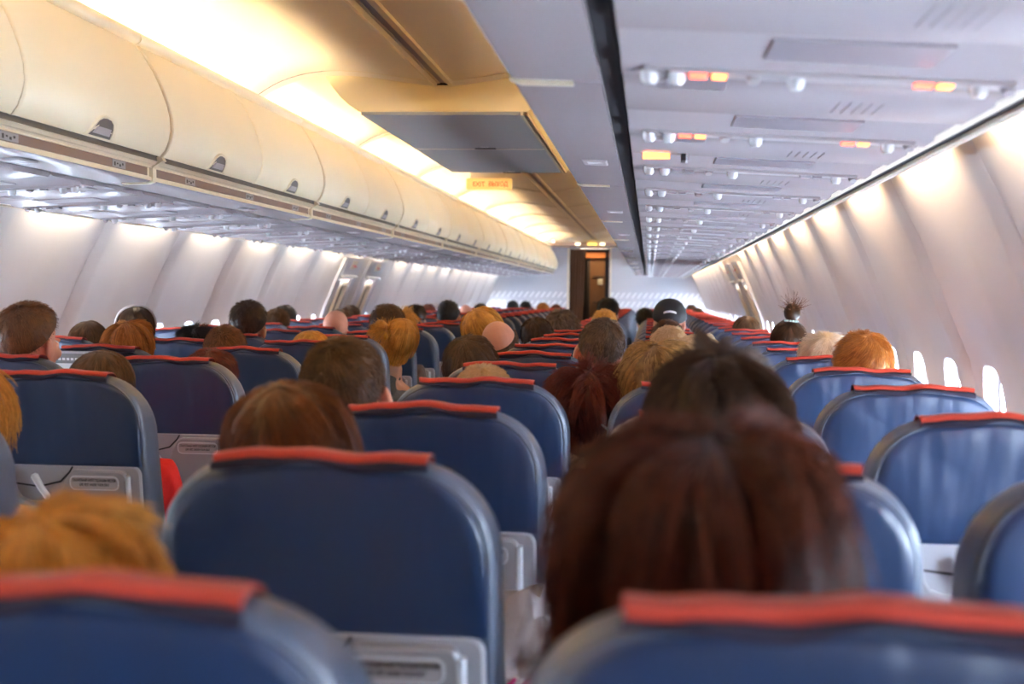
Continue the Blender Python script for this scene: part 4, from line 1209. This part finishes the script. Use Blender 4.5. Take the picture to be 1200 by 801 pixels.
pts = np.array(HC+Vector((0,-.045,.17))) + d[:, None, :]*(.028 + rng.uniform(.02,.062,(nst,1,1))*tt) + rng.normal(size=(nst,1,3))*.012*tt**2
curves_obj('bun_strands', pts, .0010, HAIR['chestnut'], h)
s = MB()
for k in range(14): s.ellipsoid(tuple(HC+Vector((.030*cos(k*2*pi/14), -.038+.030*sin(k*2*pi/14), .124))), (.0055,.0055,.0050), 8, 6)
part('hair_tie', s, M['teal'], h)
person('C10', -.020, 1.211, 'brown', 'bob', 'person with a wide brown head left of the top bun', shirt=(.1,.06,.05), st=dict(puff=.018))
person('C22', -.003, 1.188, 'darkbrown', 'short', 'dark-haired person far ahead on the right, nearer of two', shirt=(.1,.1,.1))
person('C26', .0, 1.215, 'darkbrown', 'short', 'dark-haired person far ahead on the right, farther of two', shirt=(.1,.1,.1))
# left of the aisle
person('D2', .060, 1.185, 'golden', 'long', 'person with long loose golden hair cut off by the left edge of the photo', shirt=(.55,.5,.42), st=dict(puff=.05))
person('D3', .064, 1.173, 'brown', 'bob', 'person in a red top with a brown crown above the first seat across the aisle', shirt=(.75,.015,.012), st=dict(puff=.012, mess=.002, sweep=.5))
person('D4', .099, 1.152, 'redbrown', 'short', 'person whose reddish crown tops the second seat across the aisle', shirt=(.1,.1,.12))
person('E4', .026, 1.280, 'stubble', 'crop', 'tall person with short brown hair and a bare ear at the far left', skin='pink', shirt=(.28,.30,.34), yaw=-14, st=dict(puff=.018))
person('E5', .060, 1.213, 'ginger', 'layer', 'person with orange-gold streaked hair behind the tall short-haired one', shirt=(.1,.1,.15), st=dict(puff=.024, mess=.006))
person('D5', -.060, 1.201, 'stubble', 'crop', 'person with cropped reddish-brown head below the round dark head', skin='pink', shirt=(.12,.13,.15))
person('E6', .060, 1.173, 'black', 'tufty', 'person whose spiky black crown peeks over a red cover on the left', shirt=(.05,.05,.05), st=dict(puff=.012))
person('F6', .095, 1.194, 'brown', 'bob', 'person with wavy brown hair beside the left-hand wall', shirt=(.4,.4,.42), st=dict(puff=.012))
t = person('F7', .028, 1.245, 'darkbrown', 'bob', 'dark-haired person with a shiny white headband', shirt=(.5,.5,.52), st=dict(puff=.014))
h = hair_of(t); s = MB(); fb = envelope(dict(STY['bob'], puff=.02, tilt=0))
q = []
for a, sg in ((radians(250), 1), (radians(70), -1)):
    ss = np.linspace(.78, .03, 10); pts, _ = fb(np.full(10, a), ss, np.ones(10)); q += list(pts) if sg > 0 else list(pts[::-1])
s.tube([tuple(p) for p in q], .0055, 8); part('headband', s, M['band'], h)
person('D6', .047, 1.168, 'golden', 'bob', 'person whose straight golden crown tops the third seat across the aisle', shirt=(.3,.25,.2), st=dict(puff=.014, mess=.002))
t = person('D7', .249, 1.216, 'golden', 'bob', 'person with pinned-up golden hair and a yellow scrunchie leaning into the aisle', shirt=(.1,.1,.1), st=dict(puff=.018, back=.06, side=.02, mess=.002))
h = hair_of(t)
s = MB(); rgs = []
for i in range(25):
    a = 2*pi*i/24; r = .030+.006*sin(a*6); rgs.append([(r*cos(a)+.014*cos(b)*cos(a), r*sin(a)+.014*cos(b)*sin(a), .014*sin(b)+.004*sin(a*5)) for b in np.linspace(0, 2*pi, 9)[:-1]])
s.loft(rgs, cap=False); s.xf(Matrix.Translation(HC+Vector((-.065,-.075,.045))) @ Matrix.Rotation(.9, 4, 'Y') @ Matrix.Rotation(.5, 4, 'X'))
part('scrunchie', s, M['yellowcloth'], h)
rng = np.random.default_rng(9); nst = 900
a = rng.normal(size=(nst, 3))*np.array((.5,.5,.45)) + np.array((-.75,-.45,.42)); a /= np.linalg.norm(a, axis=1, keepdims=True)
tt = np.linspace(0, 1, 8)[None, :, None]; ll = rng.uniform(.05,.10,(nst,1,1))
pts = np.array(HC+Vector((-.066,-.076,.046))) + a[:, None, :]*ll*tt; pts[..., 2] -= (tt[..., 0]**2)*.045*rng.uniform(.4,1.3,(nst,1)); pts += rng.normal(size=(nst,1,3))*.006*tt**2
curves_obj('ponytail', pts, .0010, HAIR['golden'], h)
s = MB(); s.ellipsoid(tuple(HC+Vector((-.10,-.098,.062))), (.034,.030,.030), 14, 10); part('ponytail_core', s, HAIR['golden'], h)
person('D8', .078, 1.265, 'brown', 'short', 'person with a tall brown head just behind the golden updo', skin='tan', shirt=(.1,.08,.08), st=dict(puff=.020))
person('E7', .063, 1.278, 'darkbrown', 'crop', 'person with a round dark brown head tall against the left wall', skin='tan', shirt=(.2,.2,.24), st=dict(puff=.014))
person('E9', .128, 1.227, None, 'crop', 'person with a bald pinkish head below the wing exits', skin='pink', shirt=(.2,.2,.2))
person('F10', .088, 1.219, 'brown', 'short', 'brown-haired person right of the round dark head, nearer the camera', shirt=(.2,.2,.2))
person('F11', -.042, 1.238, 'black', 'short', 'black-haired person right of the round dark head, by the wall', shirt=(.1,.1,.1))
person('D10', -.070, 1.224, 'golden', 'tufty', 'person with wispy golden hair right of the tall brown head', shirt=(.2,.2,.2))
person('F13', .012, 1.198, 'brown', 'short', 'brown-haired person by the wing exits, nearer of two', shirt=(.2,.1,.1))
person('F14', -.060, 1.218, 'darkbrown', 'short', 'dark-haired person by the wing exits, farther of two', shirt=(.1,.1,.1))
person('E13', .094, 1.237, 'darkbrown', 'short', 'dark-haired person left of the smooth black head, left block', shirt=(.1,.1,.1))
person('D12', -.022, 1.276, 'black', 'crop', 'person with a smooth black head beyond the left aisle seats', skin='tan', shirt=(.1,.1,.12), st=dict(puff=.012))
person('F19', .0, 1.213, 'redbrown', 'short', 'reddish-haired person far ahead on the left against the wall', skin='pink', shirt=(.2,.2,.2))
person('E18', .011, 1.214, None, 'crop', 'small distant person with a bald pink head on the left', skin='pink', shirt=(.2,.2,.2))
person('E19', .069, 1.220, 'black', 'short', 'small distant person with black hair right of the pink bald head', skin='tan', shirt=(.1,.1,.1))
person('E25', .0, 1.240, 'black', 'short', 'tiny distant dark-haired person against the white bulkhead, first of two', shirt=(.1,.1,.12))
person('E26', .10, 1.232, 'black', 'short', 'tiny distant dark-haired person against the white bulkhead, second of two', shirt=(.1,.1,.12))
person('D23', .037, 1.221, 'ginger', 'short', 'tiny distant reddish-haired person left of the doorway', skin='pink', shirt=(.06,.08,.16))
person('D26', .060, 1.190, 'chestnut', 'short', 'tiny distant brown-haired person at the left foot of the doorway', shirt=(.06,.08,.16))
for o in list(COLL.objects):
    if '_h' in o: del o['_h']

# ------------------------------------------------------------------ place the seats
who = {}
for s_, l_ in PEOPLE: who.setdefault(s_, l_)
COLN = {'A': 'aisle seat right of the aisle', 'B': 'middle seat right of the aisle', 'C': 'window seat right of the aisle',
        'D': 'aisle seat left of the aisle', 'E': 'middle seat left of the aisle', 'F': 'window seat left of the aisle'}
protos = []
for v in range(3):
    p = make_seat(v); protos.append((p, tree_of(p), [False]))
def lite(tree):
    keep = {'backrest','back_cover','headrest_cover','shroud','tray_table','seat_cushion','leg','armrest','piping'}
    return [(c, [g for g in s if g.name.split('.')[0] == 'hem']) for c, s in tree if c.name.split('.')[0] in keep]
first_row = {'A': 0, 'B': 0, 'C': 0, 'D': 0, 'E': 0, 'F': 0}
for n in range(NROW):
    if n == NROW-1: pass
    for c in 'ABCDEF':
        if n < first_row[c]: continue
        v = (n*5 + ord(c)*3) % 3
        p, tr, used = protos[v]
        r3 = random.Random(n*7+ord(c))
        loc = (COLX[c], seat_y(n), 0)
        if not used[0] and n < 9:
            used[0] = True; s = p; s.location = loc
        else:
            s, _ = dup(p, tr if n < 9 else lite(tr), loc, '')
        s.rotation_euler = (0, 0, radians(r3.uniform(-.6, .6)))
        s['label'] = 'blue leather %s, %s row from the camera, red headrest cover' % (COLN[c], ORD[n])
        s['group'] = 'blue passenger seats'

# ------------------------------------------------------------------ loose things
t = thing('plastic_bag', 'crumpled white plastic bag stuffed in a seat pocket by the seat gap', 'bag', (.655, seat_y(2)+.02, .60))
b = MB(); rr_ = random.Random(4); rings = []
for i in range(13):
    z = i/12
    w = .085*(.75+.5*sin(z*3.0)); d = .045*(.5+.7*sin(z*pi))
    r = []
    for k in range(28):
        a = 2*pi*k/28; cr = 1 + .16*sin(a*5+z*9) + .10*sin(a*9-z*14+1) + rr_.uniform(-.05,.05)
        r.append((w*cos(a)*cr - .01, d*sin(a)*cr - .055, z*.235 + .02*sin(a*3+z*5)*(z > .5)))
    rings.append(r)
b.loft(rings); part('bag_body', b, M['bag'], t, angle=25)
b = MB()
for k in range(3):
    b.tube([(-.045+k*.022,-.105-.004*k,.075),(-.030+k*.022,-.108,.10),(-.016+k*.022,-.106,.118)], [.003,.007,.003], 6)
part('bag_print', b, M['magenta'], t, 'magenta print')
t = thing('tablet', 'white-edged tablet with a dark bar propped against a seat back, far left', 'tablet', (COLX['E']-.045, seat_y(5)-.03, .985), 0)
s = MB(); s.slab_xz(rrect(.20, .135, .006, 4, 0, .07), 0, .009, .002); part('tablet_body', s, M['edgewhite'], t)
s = MB(); s.box(-.094, .094, -.001, .001, .098, .130); part('dark_bar', s, M['placard'], t, smooth=False)
s = MB(); s.box(-.094, .094, -.001, .001, .008, .098)
s.mi = 1
for q in range(6): s.box(-.085+q*.014, -.076+q*.014, -.0022, -.0005, .108, .116)
part('screen', s, [M['white'], M['whiteink']], t, smooth=False)
t.rotation_euler = (radians(9), 0, 0)

# ------------------------------------------------------------------ lights, sky, camera
def area(name, loc, rot, sx, sy, power, col, spread=180):
    l = bpy.data.lights.new(name, 'AREA'); l.shape = 'RECTANGLE'; l.size = sx; l.size_y = sy; l.energy = power; l.color = col; l.spread = radians(spread)
    o = bpy.data.objects.new(name, l); COLL.objects.link(o); o.location = loc; o.rotation_euler = rot
    return o
COVE, WASHL, WASHR = 21.0, 2.3, 2.7
for k in range(k0, k1):
    y = CJ + (k+.5)*CP
    if y > Y_FRONT-.5 or y < .6: continue
    for s in (1, -1):
        # tube lying along the top of the bins, aimed up and inward at the ceiling vault
        area('cove_lamp', (s*.835, y, 2.062), (0, pi + s*radians(-48), 0), .035, 1.66, COVE, (1., .69, .31))
half = PANEL/2
for s in (1, -1):
    for j in range(math.floor((Y_BACK-JOINT0)/PANEL), math.ceil((Y_FRONT-JOINT0)/PANEL)):
        y = JOINT0 + (j+.5)*PANEL; ln = .62
        if y > Y_FRONT - .2: continue
        e = WASHL if s < 0 else WASHR
        if abs(y-11.49) < .6 or abs(y-12.51) < .4: e *= .30; ln = .9  # dim lamps over the exits, added only to lighten the hatches
        cool = (1., .83, .56) if s < 0 else (1., .70, .40)
        area('sidewall_lamp', (s*1.475, y, 1.690), (0, s*radians(-22), 0), .03, ln, e, cool)
for s in (1, -1):
    for y in (11.49, 12.51): area('hatch_lamp', (s*(wx(1.45)-.05), y, 1.432), (0, s*radians(-14), 0), .02, .36, .30, (1., .86, .74))
area('galley_lamp', (-.05, Y_FRONT+.35, 2.13), (radians(-25), 0, 0), .4, .15, 9.0, (1., .80, .55))
w = bpy.data.worlds.new('sky'); SC.world = w; w.use_nodes = True
bg = w.node_tree.nodes['Background']; bg.inputs[0].default_value = (.70, .83, 1., 1)
# hazy sky, brighter on the sun side (right of the aircraft)
nt = w.node_tree; tc = nt.nodes.new('ShaderNodeTexCoord'); sx = nt.nodes.new('ShaderNodeSeparateXYZ'); mr = nt.nodes.new('ShaderNodeMapRange')
nt.links.new(tc.outputs['Generated'], sx.inputs[0]); nt.links.new(sx.outputs['X'], mr.inputs['Value'])
mr.inputs['From Min'].default_value = -.6; mr.inputs['From Max'].default_value = .6; mr.inputs['To Min'].default_value = 44.0; mr.inputs['To Max'].default_value = 74.0
nt.links.new(mr.outputs[0], bg.inputs[1])

cam = bpy.data.cameras.new('camera'); co = bpy.data.objects.new('camera', cam); COLL.objects.link(co); SC.camera = co
cam.sensor_width = 36; cam.lens = 50.0; cam.clip_start = .02; cam.clip_end = 100
co.matrix_world = Matrix.Translation((.86, 0, 1.32)) @ Matrix.Rotation(radians(5.475), 4, 'Z') @ Matrix.Rotation(radians(90-1.906), 4, 'X') @ Matrix.Rotation(radians(.7), 4, 'Z')
cam.dof.use_dof = True; cam.dof.focus_distance = 4.4; cam.dof.aperture_fstop = 4.6

SC.view_settings.view_transform = 'Standard'; SC.view_settings.look = 'None'; SC.view_settings.gamma = 1.0
SC.view_settings.use_curve_mapping = False; SC.view_settings.exposure = 0.62
SC.cycles.use_denoising = True; SC.cycles.max_bounces = 10; SC.cycles.diffuse_bounces = 6; SC.cycles.glossy_bounces = 4
SC.cycles.transparent_max_bounces = 12; SC.cycles.sample_clamp_indirect = 6.0; SC.cycles.caustics_reflective = False; SC.cycles.caustics_refractive = False
